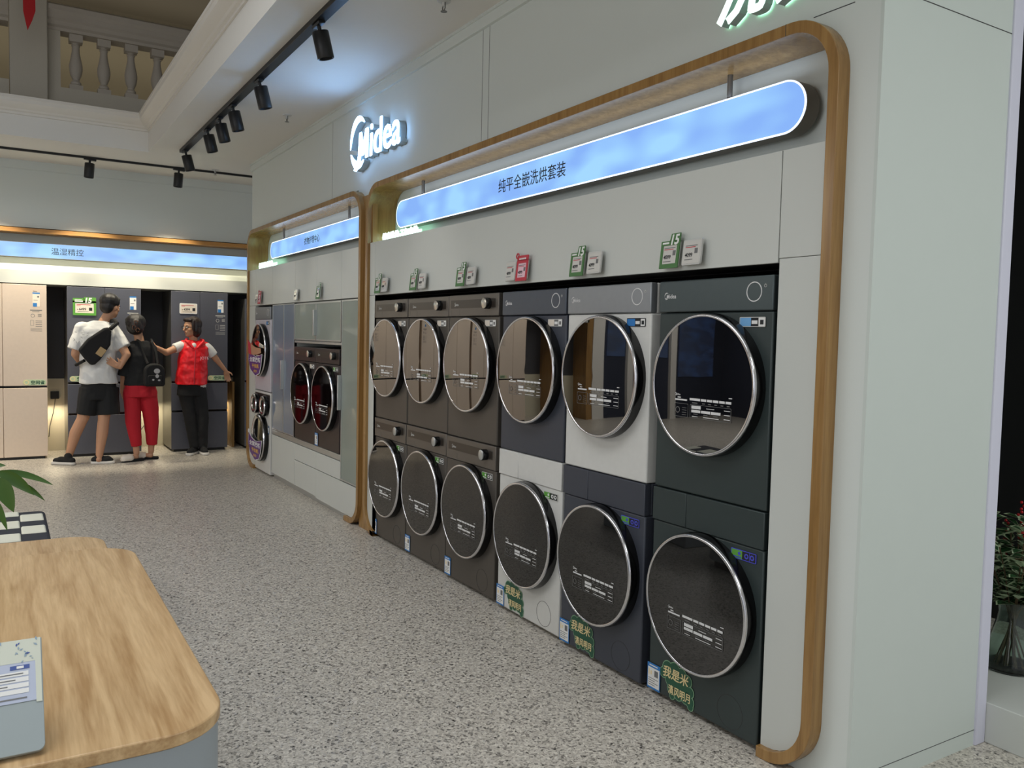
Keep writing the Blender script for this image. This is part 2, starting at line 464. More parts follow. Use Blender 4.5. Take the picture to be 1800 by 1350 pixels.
arch_frame('oak_frame', 'large rounded oak frame around the six stacked laundry pairs', -5.835, -1.777, -5.69, -2.005, R, R)
arch_frame('oak_frame', 'smaller rounded oak frame around the laundry cabinet wall', -9.33, -5.935, -9.03, -6.24, R, R)
struct(G().box(-5.99, -5.78, 0.012, 0.05, 0.0, 2.50).build('trim_5', 'oak', smooth=False))


# ------------------------------------------------------------------ cabinet shells (lamination panels round the niches)
def rounded_side(x0, x1, z0, z1, r, side):
    rr = (0, 0, 0, 0)
    if side == 'L': rr = (r, 0.0001, 0.0001, 0.0001)
    else: rr = (0.0001, r, 0.0001, 0.0001)
    return rrect(x0, x1, z0, z1, rr)


t = thing('display_cabinet', 'white display cabinet shell around the six stacked pairs, in the large oak frame', 'cabinet', (-3.9, 0, 0))
X = lambda x: x + 3.9
g = G().prism(rounded_side(X(-5.795), X(-5.693), T, 1.755, R - T, 'L'), 0.0, 0.17); g.build('side_panel', 'panel', t, bevel=0.0015)
g = G().prism(rounded_side(X(-2.003), X(-1.818), T, 1.768, R - T, 'R'), 0.0, 0.17); g.build('side_panel', 'panel', t, bevel=0.0015)
for (a, b, z0) in ((-5.795, -5.696, 1.757), (-5.692, -2.0105, 1.755), (-2.0065, -1.818, 1.770)):
    G().box(X(a), X(b), 0.0, 0.19, z0, 2.14).build('top_panel', 'panel', t, bevel=0.0015)
G().box(X(-5.6945), X(-5.693), 0.002, 0.58, 0.0, 1.755).box(X(-2.0045), X(-2.003), 0.002, 0.58, 0.0, 1.755).box(X(-5.693), X(-2.003), 0.56, 0.6, 0, 1.755).box(X(-5.693), X(-2.003), 0.195, 0.6, 1.75, 1.77).box(X(-5.69), X(-2.01), 0.01, 0.195, 1.7535, 1.7555).build('niche_lining', 'dark', t, smooth=False)

# ------------------------------------------------------------------ signs
def crescent(cx, cz, r, a0, a1, thick, n=28, sq=1.0):
    out = []; inn = []
    for i in range(n + 1):
        f = i / n; a = math.radians(a0 + (a1 - a0) * f)
        w_ = thick * (0.12 + 0.88 * math.sin(math.pi * min(1, f * 1.02)) ** 0.8)
        out.append((cx + sq * r * math.cos(a), cz + r * math.sin(a)))
        inn.append((cx + sq * (r - w_) * math.cos(a), cz + (r - w_) * math.sin(a)))
    return out, inn


def brand_logo(g, x, y, z, h, m=0, depth=0.0008, m2=None):
    """circle with a slanted word running out of it; x,z = centre of the circle, h = circle radius"""
    m2 = m if m2 is None else m2
    o, i = crescent(x, z, h, 42, 188, 0.26 * h, sq=0.84); g.ring(o, i, y - depth, y, m, closed=False)
    o, i = crescent(x, z, h, 200, 312, 0.30 * h, sq=0.84); g.ring(o, i, y - depth, y, m, closed=False)
    # M : leading stroke sweeps down into the circle
    s = h
    k = [(-0.45, -0.98), (-0.16, -0.84), (0.02, -0.50), (0.12, 0.34), (0.34, 0.34), (0.46, -0.22), (0.76, 0.38), (1.0, 0.38), (1.0, -0.70), (0.76, -0.70), (0.76, -0.12), (0.54, -0.56), (0.38, -0.56), (0.29, -0.16), (0.22, -0.66), (0.04, -0.96), (-0.2, -1.06)]
    poly = [(x + a * s, z + b * s) for a, b in k]
    g.prism(poly[::-1], y - depth, y, m)
    g.text('idea', x + 1.20 * s, y - depth / 2, z - 0.70 * s, 1.78 * s, m, ext=depth / 2, off=0.006, shear=0.06, sx=0.98)
    return g


def sign_box(name, label, x0, x1, z0, z1, y0, y1, txt, tx, size, rods):
    c = ((x0 + x1) / 2, y0, z0)
    t = thing(name, label, 'sign', c)
    r = (z1 - z0) / 2; a = rrect(x0 - c[0], x1 - c[0], 0, z1 - z0, r, 12); b = rrect(x0 - c[0] + 0.006, x1 - c[0] - 0.006, 0.006, z1 - z0 - 0.006, r - 0.006, 12)
    G().prism(a, 0.002, y1 - y0).build('housing', 'signside', t, angle=30)
    G().prism(b, -0.002, 0.004).build('light_panel', 'sign', t)
    G().ring(a, b, -0.002, 0.003).build('glowing_edge', 'signedge', t)
    G().text(txt, tx - c[0], -0.0035, r - size * 0.36, size, ext=0.0005, off=0.0, align='C').build('lettering', 'black_ink', t, smooth=False)
    for x in rods:
        G().tube([(x - c[0], (y1 - y0) / 2, z1 - z0 - 0.002), (x - c[0], (y1 - y0) / 2, ZT - T - z0)], 0.011, 12).build('hanging_rod', 'steelgrey', t)
    return t


sign_box('hanging_sign', 'long glowing blue sign lettered about washer dryer sets, over the stacked pairs', -5.555, -2.0, 2.225, 2.415, 0.10, 0.17, '纯平全嵌洗烘套装', -3.785, 0.083, (-5.19, -2.40))
sign_box('hanging_sign', 'shorter glowing blue sign lettered for the garment care centre, over the cabinet wall', -8.83, -6.12, 2.232, 2.40, 0.10, 0.17, '衣物护理中心', -7.46, 0.073, (-8.47, -6.60))
# added lamps over both sign housings imitate the panels' glow on the oak
area((-3.78, 0.12, 2.43), 3.4, 1.7, (0.6, 0.76, 1.0), rot=(math.radians(190), 0, 0), sizey=0.03)
area((-7.5, 0.12, 2.415), 2.5, 1.2, (0.6, 0.76, 1.0), rot=(math.radians(190), 0, 0), sizey=0.03)

# illuminated logo on the wall
t = thing('wall_logo', 'white illuminated Midea logo standing out from the upper wall', 'logo', (-5.99, YW - 0.06, 2.895))
g = G(); brand_logo(g, 0, 0.0, 0, 0.195, depth=0.004); g.build('lit_face', 'logo', t, smooth=False)
g = G(); brand_logo(g, 0, 0.052, 0, 0.193, depth=0.048); g.build('letter_body', 'logo_side', t, smooth=False)

t = thing('wall_lettering', 'white slanted backlit Chinese characters high on the wall, cut by the top of the picture', 'sign', (-2.33, YW - 0.05, 2.668))
G().text('洗衣机', 0, 0.0, 0, 0.24, ext=0.003, off=0.02, shear=0.2).build('lit_face', 'letters', t, smooth=False)
G().text('洗衣机', 0, 0.022, 0, 0.24, ext=0.018, off=0.02, shear=0.2).build('letter_body', 'logo_side', t, smooth=False)
G().text('洗衣机', 0, 0.044, 0, 0.24, ext=0.002, off=0.012, shear=0.2).build('rear_glow', 'halo', t, smooth=False)

for (x, lab, s) in ((-5.80, 'small white lit letters standing in the left corner of the large oak frame', '健康洗护 天气守护'), (-9.27, 'small white lit letters standing in the left corner of the smaller oak frame', '健康洗护 智慧家')):
    t = thing('lit_lettering', lab, 'sign', (x, 0.09, 2.14))
    G().text(s, 0.02, 0, 0.01, 0.074, ext=0.004, off=0.03).build('lit_face', 'letters', t, smooth=False)
    G().box(0, 0.66, 0.03, 0.034, 0.0, 0.012).build('base_rail', 'alu', t, smooth=False)
    G().box(0.02, 0.64, 0.02, 0.026, 0.012, 0.05).build('rear_glow', 'halo', t, smooth=False)


# ------------------------------------------------------------------ laundry machines
def small_logo(g, x, y, z, s, m): return brand_logo(g, x, y, z, s, m, depth=0.0006)


def door_label(parent, y, z, w=0.302, h=0.085, x=0.018):
    g = G(); x0 = x - w / 2; z0 = z - h / 2
    small_logo(g, x0 + 0.008, y, z0 + h + 0.002, 0.006, 0)
    g.box(x0 + 0.004, x0 + 0.07, y - 0.0006, y, z0 + h - 0.022, z0 + h - 0.016, 0)
    g.box(x0 + 0.018, x0 + 0.035, y - 0.0006, y, z0 + h - 0.012, z0 + h - 0.008, 0)
    xx = x0 + 0.085
    for i in range(6):
        ww = 0.056 if i == 0 else 0.027
        g.box(xx, xx + ww, y - 0.0006, y, z0 + h - 0.018, z0 + h - 0.009, 0)
        g.box(xx + ww * 0.25, xx + ww * 0.75, y - 0.0006, y, z0 + h - 0.028, z0 + h - 0.025, 1)
        xx += ww + 0.0045
    g.box(x0 + w - 0.016, x0 + w, y - 0.0006, y, z0 + h + 0.002, z0 + h + 0.005, 0)
    for (a, b, c, d) in ((0.0, 0.078, 0.0, 0.052), (0.088, 0.30, 0.0, 0.052)):
        o = rrect(x0 + a, x0 + b, z0 + c, z0 + d, 0.004, 3); i_ = rrect(x0 + a + 0.0012, x0 + b - 0.0012, z0 + c + 0.0012, z0 + d - 0.0012, 0.003, 3)
        g.ring(o, i_, y - 0.0006, y, 1)
    g.ring(circ(x0 + 0.02, z0 + 0.026, 0.012, n=16), circ(x0 + 0.02, z0 + 0.026, 0.010, n=16), y - 0.0006, y, 1)
    for k in range(4): g.box(x0 + 0.045, x0 + 0.068, y - 0.0006, y, z0 + 0.008 + 0.009 * k, z0 + 0.0095 + 0.009 * k, 1)
    g.box(x0 + 0.096, x0 + 0.145, y - 0.0006, y, z0 + 0.036, z0 + 0.048, 0)
    g.box(x0 + 0.175, x0 + 0.215, y - 0.0006, y, z0 + 0.040, z0 + 0.042, 0)
    for k in range(3):
        g.box(x0 + 0.096 + 0.052 * k, x0 + 0.144 + 0.052 * k, y - 0.0006, y, z0 + 0.022, z0 + 0.032, 0)
        g.box(x0 + 0.108 + 0.052 * k, x0 + 0.130 + 0.052 * k, y - 0.0006, y, z0 + 0.015, z0 + 0.017, 1)
        g.box(x0 + 0.265, x0 + 0.295, y - 0.0006, y, z0 + 0.008 + 0.016 * k, z0 + 0.0105 + 0.016 * k, 0)
    g.box(x0 + 0.10, x0 + 0.13, y - 0.0006, y, z0 + 0.006, z0 + 0.008, 0); g.box(x0 + 0.16, x0 + 0.24, y - 0.0006, y, z0 + 0.006, z0 + 0.0085, 0)
    return g.build('printed_text', ['white_ink', 'grey_ink'], parent, smooth=False)


MATS = {}


def paint(nm, c, rough=0.42, metal=0.25):
    if nm not in MATS: MATS[nm] = mat(nm, c, rough, metal, bump=0.04, bscale=500, var=0.05, vscale=30)
    return MATS[nm]


def energy_label(t, x, z, w=0.078, h=0.108, y=-0.0045):
    g = G(); g.box(x, x + w, y, y + 0.0008, z, z + h, 0); g.box(x + 0.004, x + w - 0.004, y - 0.0004, y, z + 0.008, z + h - 0.018, 1)
    g.box(x + 0.008, x + 0.014, y - 0.0008, y, z + 0.058, z + 0.082, 3); g.box(x + 0.02, x + 0.028, y - 0.0008, y, z + 0.060, z + 0.076, 3)
    g.box(x + w - 0.034, x + w - 0.012, y - 0.0008, y, z + 0.056, z + 0.082, 2)
    g.box(x + 0.012, x + w - 0.016, y - 0.0008, y, z + h - 0.011, z + h - 0.007, 1)
    for k in range(4): g.box(x + 0.008, x + w - (0.012 if k % 2 else 0.03), y - 0.0008, y, z + 0.016 + 0.009 * k, z + 0.0185 + 0.009 * k, 2)
    return g.build('energy_label', ['blue', 'paper', 'grey_ink', 'gold'], t, smooth=False)


def feature_label(t, x, z, kind, w=0.122, h=0.036, y=-0.003):
    g = G(); g.prism(rrect(x, x + w, z, z + h, 0.004, 3), y, y + 0.001, 0)
    A = {'blue': ('tag_grey', 'skyblue', 'black_ink', 'paper'), 'darkblue': ('black_ink', 'blue', 'black_ink', 'paper'), 'beige': ('tag_grey', 'cream', 'grey_ink', 'paper'),
         'green': ('tag_grey', 'green', 'black_ink', 'paper'), 'greenviolet': ('violet', 'green', 'black_ink', 'violet')}[kind]
    g.box(x + 0.003, x + w * 0.45, y - 0.0004, y, z + 0.003, z + h - 0.003, 1)
    g.box(x + w * 0.45, x + w * 0.73, y - 0.0004, y, z + 0.003, z + h - 0.003, 2)
    g.box(x + w * 0.75, x + w - 0.004, y - 0.0004, y, z + 0.003, z + h - 0.003, 3 if kind not in ('green', 'greenviolet') else 2)
    if kind in ('green', 'greenviolet'):
        for cx in (0.62, 0.84): g.ring(circ(x + w * cx, z + h / 2, 0.010, n=14), circ(x + w * cx, z + h / 2, 0.005, n=14), y - 0.0008, y - 0.0003, 3)
        g.prism(circ(x + w * 0.34, z + h * 0.6, 0.007, n=8), y - 0.0008, y - 0.0003, 3); g.box(x + 0.006, x + w * 0.42, y - 0.0008, y - 0.0003, z + 0.006, z + 0.010, 3)
    else:
        g.box(x + w * 0.48, x + w * 0.70, y - 0.0008, y - 0.0003, z + h * 0.3, z + h * 0.65, 3)
        g.box(x + w * 0.80, x + w * 0.93, y - 0.0008, y - 0.0003, z + h * 0.25, z + h * 0.7, 2)
    return g.build('feature_label', list(A), t, smooth=False)


def slogan(t, x, z, y=-0.003):
    """cut-out calligraphy sticker: pale rim, dark green ground, cream brush characters"""
    pts = [(0.045, 0.112, 0.030), (0.085, 0.118, 0.030), (0.125, 0.108, 0.030), (0.16, 0.100, 0.022), (0.020, 0.088, 0.020), (0.065, 0.070, 0.030), (0.10, 0.060, 0.032), (0.14, 0.066, 0.030),
           (0.175, 0.060, 0.020), (0.07, 0.035, 0.022), (0.11, 0.028, 0.024), (0.15, 0.032, 0.026), (0.175, 0.022, 0.022), (0.18, 0.004, 0.014), (0.075, 0.008, 0.012)]
    g = G()
    for k, (a, b, r) in enumerate(pts):
        g.prism(circ(x + a, z + b, r + 0.0035, n=14), y - 0.0001 * (k % 3), y + 0.001, 0); g.prism(circ(x + a, z + b, r, n=14), y - 0.0006 - 0.0001 * (k % 3), y, 1)
    g.text('我是米', x + 0.018, y - 0.0012, z + 0.080, 0.050, 2, ext=0.0003, off=0.014, shear=0.15)
    g.text('清风明月', x + 0.052, y - 0.0012, z + 0.018, 0.040, 2, ext=0.0003, off=0.012, sx=0.82)
    return g.build('slogan_sticker', ['palegreen', 'darkgreen', 'gold'], t, smooth=False)


def machine(name, label, x, y, z, body, panel, style, upper=True, h=0.84, doorz=0.434, glass='glass', feat='beige', w=0.593, group=None, energy=False, slog=False, ink='white_ink', depth=0.54, logo=True, noglass=False, r=0.268):
    t = thing(name, label, 'dryer' if upper else 'washing machine', (x, y, z), group=group)
    pz = 0.718 if upper else 0.718
    if not upper: pz = h - 0.135
    else: pz = h - 0.125
    G().box(-w / 2, w / 2, 0.0, depth, 0.0, pz - 0.002).box(-w / 2, w / 2, 0.03, depth, pz - 0.002, h).build('body', body, t, bevel=0.007, seg=3)
    if not upper:
        for sx in (-0.24, 0.24): G().lathe([(0.02, -z), (0.02, 0.0)], (sx, 0.06, 0), 'Z', 12).build('foot', 'black', t)
    yp = -0.006
    if style == 'knob':
        pn = G().box(-w / 2, w / 2, yp, 0.03, pz, h).build('control_panel', panel, t, bevel=0.004)
        g = G(); g.box(-w / 2 + 0.03, w / 2 - 0.035, yp - 0.0012, yp + 0.002, h - 0.078, h - 0.03, 0).build('display_strip', paint('display_strip_bronze', (58, 52, 46), 0.3), pn, smooth=False)
        small_logo(G(), -w / 2 + 0.085, yp - 0.0016, h - 0.056, 0.011, 0).build('logo', 'tag_grey', pn, smooth=False)
        G().ring(rrect(-w / 2 + 0.035, -w / 2 + 0.14, pz + 0.008, pz + 0.042, 0.002, 2), rrect(-w / 2 + 0.0355, -w / 2 + 0.1395, pz + 0.0085, pz + 0.0415, 0.002, 2), yp - 0.0006, yp).build('lint_drawer', 'grey_ink', pn, smooth=False)
        kx = w / 2 - 0.105
        kb = G().lathe([(0.031, 0.002), (0.031, -0.03), (0.029, -0.033)], (kx, yp, h - 0.056), 'Y', 32, 0, True).build('knob', 'blackgloss', pn, angle=40)
        G().lathe([(0.0285, -0.0325), (0.0285, -0.036), (0.026, -0.0375), (0.0, -0.0372)], (kx, yp, h - 0.056), 'Y', 32, 0, True).build('knob_face', 'knob' if upper else 'alu', kb, angle=40)
    elif style == 'touch':
        pn = G().box(-w / 2, w / 2, yp, 0.03, pz, h).build('control_panel', panel, t, bevel=0.005, seg=3)
        small_logo(G(), -w / 2 + 0.045, yp - 0.0005, h - 0.06, 0.014, 0).build('logo', ink, pn, smooth=False)
        G().ring(circ(w / 2 - 0.087, h - 0.057, 0.036, n=40), circ(w / 2 - 0.087, h - 0.057, 0.0325, n=40), yp - 0.0012, yp + 0.001).build('dial_ring', ink, pn, smooth=False)
        G().ring(circ(w / 2 - 0.036, h - 0.037, 0.006, n=12), circ(w / 2 - 0.036, h - 0.037, 0.0048, n=12), yp - 0.001, yp).box(w / 2 - 0.0365, w / 2 - 0.0355, yp - 0.001, yp, h - 0.036, h - 0.029).build('power_mark', 'tag_grey', pn, smooth=False)
    elif style == 'plain':
        pn = G().box(-w / 2 + 0.197, w / 2, yp, 0.03, pz, h).build('control_panel', panel, t, bevel=0.003)
        G().box(-w / 2, -w / 2 + 0.195, yp, 0.03, pz, h).build('detergent_drawer', panel, t, bevel=0.003)
    # door: black rim, chrome ring, dark domed glass
    dz = doorz; c = (0.0, 0, dz)
    d = G().lathe([(r + 0.006, 0.001), (r + 0.007, -0.018), (r + 0.004, -0.042), (r - 0.004, -0.046), (0.20, -0.02), (0.0, -0.02)], c, 'Y', 64).build('door', 'blackgloss', t, angle=50)
    G().lathe([(r + 0.003, -0.042), (r + 0.002, -0.051), (r - 0.001, -0.0535), (r - 0.0075, -0.0535), (r - 0.009, -0.052), (r - 0.009, -0.044), (r + 0.003, -0.040)], c, 'Y', 64, 0, False).build('chrome_ring', 'chrome', d, angle=60)
    if not noglass:
        G().lathe([(r - 0.0088, -0.0515), (0.19, -0.0530), (0.10, -0.0540), (0.05, -0.0543), (0.0, -0.0544)], c, 'Y', 64, 0, False).build('glass', glass, d, angle=80)
        door_label(d, -0.0552, dz - 0.085)
    feature_label(t, w / 2 - 0.155, pz - 0.058, feat)
    if not upper:
        G().ring(circ(w / 2 - 0.135, 0.078, 0.064, 0.064, 32), circ(w / 2 - 0.135, 0.078, 0.0625, 0.0625, 32), -0.0008, 0.001).build('filter_cap', 'seam', t, smooth=False)
    if energy: energy_label(t, -w / 2 - 0.002, 0.005)
    if slog: slogan(t, -w / 2 + 0.075, 0.012)
    return t


bronze = paint('bronze_enamel', (82, 77, 71)); bronze_p = paint('bronze_panel', (104, 99, 93), 0.35, 0.5)
navy = paint('blue_grey_enamel', (66, 70, 80)); navy_p = paint('blue_grey_panel', (84, 90, 100), 0.35, 0.5)
white_b = paint('white_enamel', (206, 206, 202), 0.35, 0.0); silver_p = paint('silver_panel', (150, 154, 158), 0.32, 0.6)
green_b = paint('dark_green_enamel', (54, 64, 64)); green_p = paint('dark_green_panel', (78, 88, 90), 0.35, 0.5)
UZ = 0.876; LZ = 0.017; LH = 0.856; UH = 0.839
wd3 = (0.568, 0.588, 0.593); pos = [(-5.405, 0.006), (-4.822, 0.010), (-4.206, 0.0), (-3.564, -0.006), (-2.945, -0.014), (-2.316, 0.0)]
wh = ['at the far end of the row', 'between two other bronze ones', 'beside the blue-grey one']
wl = ['at the far end of the row', 'between two other bronze washers', 'beside the white washer']
for k in range(3):
    machine('tumble_dryer', 'bronze tumble dryer with mirror door, %s' % wh[k], pos[k][0], pos[k][1], UZ, bronze, bronze_p, 'knob', True, UH, w=wd3[k], group='bronze dryers')
    machine('washing_machine', 'bronze washing machine with dark door, %s' % wl[k], pos[k][0], pos[k][1], LZ, bronze, bronze_p, 'knob', False, LH, 0.446, 'glass_low', 'green', w=wd3[k], group='bronze washers', energy=True)
machine('tumble_dryer', 'blue-grey tumble dryer with mirror door, stacked on the white washer', pos[3][0], pos[3][1], UZ, navy, navy_p, 'touch', True, UH)
machine('washing_machine', 'white washing machine with green slogan sticker, under the blue-grey dryer', pos[3][0], pos[3][1], LZ, white_b, white_b, 'plain', False, LH, 0.446, 'glass_low', 'green', energy=True, slog=True)
machine('tumble_dryer', 'white tumble dryer with silver control panel and large mirror door', pos[4][0], pos[4][1], UZ, white_b, silver_p, 'touch', True, UH, feat='darkblue')
machine('washing_machine', 'blue-grey washing machine with green slogan sticker, under the white dryer', pos[4][0], pos[4][1], LZ, navy, navy, 'plain', False, LH, 0.446, 'glass_low', 'greenviolet', energy=True, slog=True)
machine('tumble_dryer', 'dark green tumble dryer with mirror door, nearest the camera', pos[5][0], pos[5][1], UZ, green_b, green_p, 'touch', True, UH, feat='blue')
machine('washing_machine', 'dark green washing machine with slogan sticker, on the floor nearest the camera', pos[5][0], pos[5][1], LZ, green_b, green_b, 'plain', False, LH, 0.446, 'glass_low', 'greenviolet', energy=True, slog=True)

# ------------------------------------------------------------------ cabinet wall in the smaller frame
t = thing('laundry_cabinet', 'white and frosted glass laundry cabinet wall inside the smaller oak frame', 'cabinet', (-7.6, 0, 0))
X = lambda x: x + 7.6
G().prism(rounded_side(X(-9.29), X(-9.035), T, 1.745, R - T, 'L'), 0.0, 0.17).build('side_panel', 'panel', t, bevel=0.0015)
for (a, b) in ((-9.29, -9.014), (-9.010, -8.386), (-8.382, -7.62), (-7.616, -7.013), (-7.009, -6.397), (-6.393, -5.977)):
    G().box(X(a), X(b), 0.0, 0.19, 1.748, 2.13).build('cupboard_door', 'panel', t, bevel=0.0015)
g = G(); g.box(X(-8.385), X(-5.977), 0.12, 0.6, 0.06, 0.44).box(X(-8.385), X(-7.64), 0.03, 0.6, 0.44, 1.745).box(X(-6.39), X(-5.977), 0.03, 0.6, 0.28, 1.745).box(X(-7.64), X(-6.39), 0.03, 0.6, 1.385, 1.745).box(X(-7.64), X(-6.39), 0.57, 0.6, 0.44, 1.385)
g.build('carcass', 'panel', t, smooth=False)
G().box(X(-9.035), X(-8.385), 0.57, 0.6, 0, 1.745).box(X(-9.035), X(-8.385), 0.03, 0.6, 1.738, 1.746).build('niche_lining', 'dark', t, smooth=False)
for (a, b, mt) in ((-8.375, -7.995, 'blue_glass'), (-7.991, -7.645, 'blue_glass')):
    d = G().box(X(a), X(b), 0.003, 0.02, 0.50, 1.742).build('glass_door', mt, t)
    G().ring(rrect(X(a), X(b), 0.50, 1.742, 0.001, 1), rrect(X(a) + 0.01, X(b) - 0.01, 0.51, 1.732, 0.001, 1), -0.001, 0.021).build('door_frame', 'alu', d, smooth=False)
G().box(X(-8.03), X(-8.005), -0.022, 0.0, 0.92, 1.20).build('door_handle', 'alu', t, bevel=0.002)
for (a, b) in ((-7.632, -7.01), (-7.004, -6.388)):
    d = G().box(X(a), X(b), 0.0, 0.016, 1.405, 1.735).build('glass_door', 'sage_glass', t)
    G().ring(rrect(X(a), X(b), 1.405, 1.735, 0.001, 1), rrect(X(a) + 0.012, X(b) - 0.012, 1.417, 1.723, 0.001, 1), -0.004, 0.017).build('door_frame', 'alu', d, smooth=False)
G().box(X(-7.035), X(-7.0), -0.028, -0.004, 1.45, 1.67).build('door_handle', 'alu', t, bevel=0.002)
G().box(X(-7.632), X(-6.388), 0.0, 0.03, 1.378, 1.40).build('cornice_rail', 'alu', t, bevel=0.002)
d = G().box(X(-6.375), X(-5.985), 0.0, 0.018, 0.30, 1.738).build('glass_door', 'sage_glass', t)
G().ring(rrect(X(-6.375), X(-5.985), 0.30, 1.738, 0.001, 1), rrect(X(-6.363), X(-5.997), 0.312, 1.726, 0.001, 1), -0.003, 0.019).build('door_frame', 'alu', d, smooth=False)
G().box(X(-6.392), X(-6.372), -0.03, -0.004, 0.86, 1.14).build('door_handle', 'alu', t, bevel=0.002)
G().box(X(-8.383), X(-6.385), 0.0, 0.58, 0.45, 0.497).build('worktop', 'alu', t, bevel=0.002)
G().box(X(-8.383), X(-7.613), 0.0, 0.12, 0.055, 0.443).build('cupboard_door', 'panel', t, bevel=0.0015)
for (a, b) in ((-7.607, -6.994), (-6.990, -6.385)): G().box(X(a), X(b), 0.0, 0.12, 0.296, 0.443).build('drawer', 'panel', t, bevel=0.0015)
G().box(X(-7.607), X(-6.994), 0.0, 0.12, 0.055, 0.290).build('drawer', 'panel', t, bevel=0.0015)
G().prism(rrect(X(-6.990), X(-5.977), 0.042, 0.290, (0.0001, R - T - 0.005, 0.0001, 0.0001)), 0.0, 0.12).build('drawer', 'panel', t, bevel=0.0015)
G().box(X(-8.385), X(-6.30), 0.025, 0.1, 0.0, 0.055).build('plinth', 'alu', t, smooth=False)

brown = paint('brown_black_enamel', (52, 44, 44), 0.35, 0.3)
machine('tumble_dryer', 'dark brown dryer with big central knob, left of the pair under frosted cupboards', -7.305, -0.004, 0.5, brown, brown, 'knob', True, 0.845, 0.43, 'glass_red_reflection', 'beige', w=0.6)
machine('washing_machine', 'dark brown washer with silver ring, right of the pair under frosted cupboards', -6.70, -0.004, 0.5, brown, brown, 'knob', True, 0.845, 0.43, 'glass_red_reflection', 'green', w=0.6, energy=True)['category'] = 'washing machine'

# white stack with promotional hangers
pinkw = paint('pale_lilac_enamel', (200, 196, 204), 0.35, 0.1)
machine('tumble_dryer', 'white dryer with purple promotion hanging on its door, at the far end', -8.735, 0.0, 0.86, pinkw, silver_p, 'touch', True, 0.865, 0.42, 'glass', 'darkblue', w=0.59)
tw = thing('washing_machine', 'white washer with two small round windows above its large door', 'washing machine', (-8.735, 0.0, 0.015))
G().box(-0.295, 0.295, 0, 0.54, 0, 0.835).build('body', white_b, tw, bevel=0.007, seg=3)
G().box(-0.285, 0.285, -0.005, 0.02, 0.69, 0.815).build('control_panel', brown, tw, bevel=0.004)
for (cx, cz, r, nm) in ((-0.175, 0.70, 0.098, 'small_door'), (0.165, 0.70, 0.098, 'small_door'), (0.0, 0.355, 0.24, 'door')):
    d = G().lathe([(r + 0.006, 0.001), (r + 0.008, -0.03), (r + 0.004, -0.045), (r - 0.006, -0.048), (0, -0.04)], (cx, 0, cz), 'Y', 48).build(nm, 'blackgloss', tw, angle=50)
    G().lathe([(r + 0.003, -0.044), (r - 0.004, -0.056), (r - 0.03, -0.052), (r - 0.034, -0.045)], (cx, 0, cz), 'Y', 48, 0, False).build('chrome_ring', 'chrome', d, angle=60)
    G().lathe([(r - 0.03, -0.046), (r * 0.5, -0.052), (0, -0.054)], (cx, 0, cz), 'Y', 48, 0, False).build('glass', 'glass', d, angle=80)
energy_label(tw, 0.215, 0.42, 0.05, 0.08)
for (z, lab, body) in ((1.14, 'purple shield promotion card with a handshake picture, on the upper white dryer', 1), (0.26, 'purple shield promotion card on the lower white washer', 0)):
    t = thing('promotion_card', lab, 'card', (-8.75, -0.075, z))
    sh_ = [(0.0, -0.17), (0.10, -0.13), (0.14, -0.03), (0.17, 0.14), (0.09, 0.115), (0.0, 0.10), (-0.10, 0.13), (-0.17, 0.19), (-0.19, 0.04), (-0.13, -0.09)]
    G().prism([(a * 1.05, b * 1.06) for a, b in sh_], 0.002, 0.006).prism(sh_, 0.0, 0.003, 1).text('全家换新', -0.155, -0.0005, 0.03, 0.075, 0, off=0.02).text('干衣机', -0.09, -0.0005, -0.055, 0.062, 2, off=0.02).text('OO', -0.04, -0.0005, -0.125, 0.05, 2, off=0.02).build('shield', ['paper', 'purple', 'yellow'], t, smooth=False, tf=Matrix.Diagonal((1.45, 1.0, 0.72, 1.0)))
    if body:
        G().prism([(-0.21, 0.33), (-0.10, 0.27), (0.0, 0.235), (0.14, 0.225), (0.15, 0.16), (0.03, 0.13), (-0.08, 0.12), (-0.18, 0.15)], 0.0, 0.004, 0).prism([(-0.21, 0.335), (-0.13, 0.285), (-0.11, 0.12), (-0.19, 0.14)], -0.002, 0.003, 1).build('printed_hand', ['skin', 'red'], t, smooth=False, tf=Matrix.Diagonal((1.45, 1.0, 0.72, 1.0)))
    else:
        G().ring(circ(-0.18, 0.215, 0.016, 0.03, n=16), circ(-0.18, 0.215, 0.009, 0.018, n=16), -0.001, 0.004).build('hanging_ring', 'paper', t, smooth=False, tf=Matrix.Diagonal((1.45, 1.0, 0.72, 1.0)))


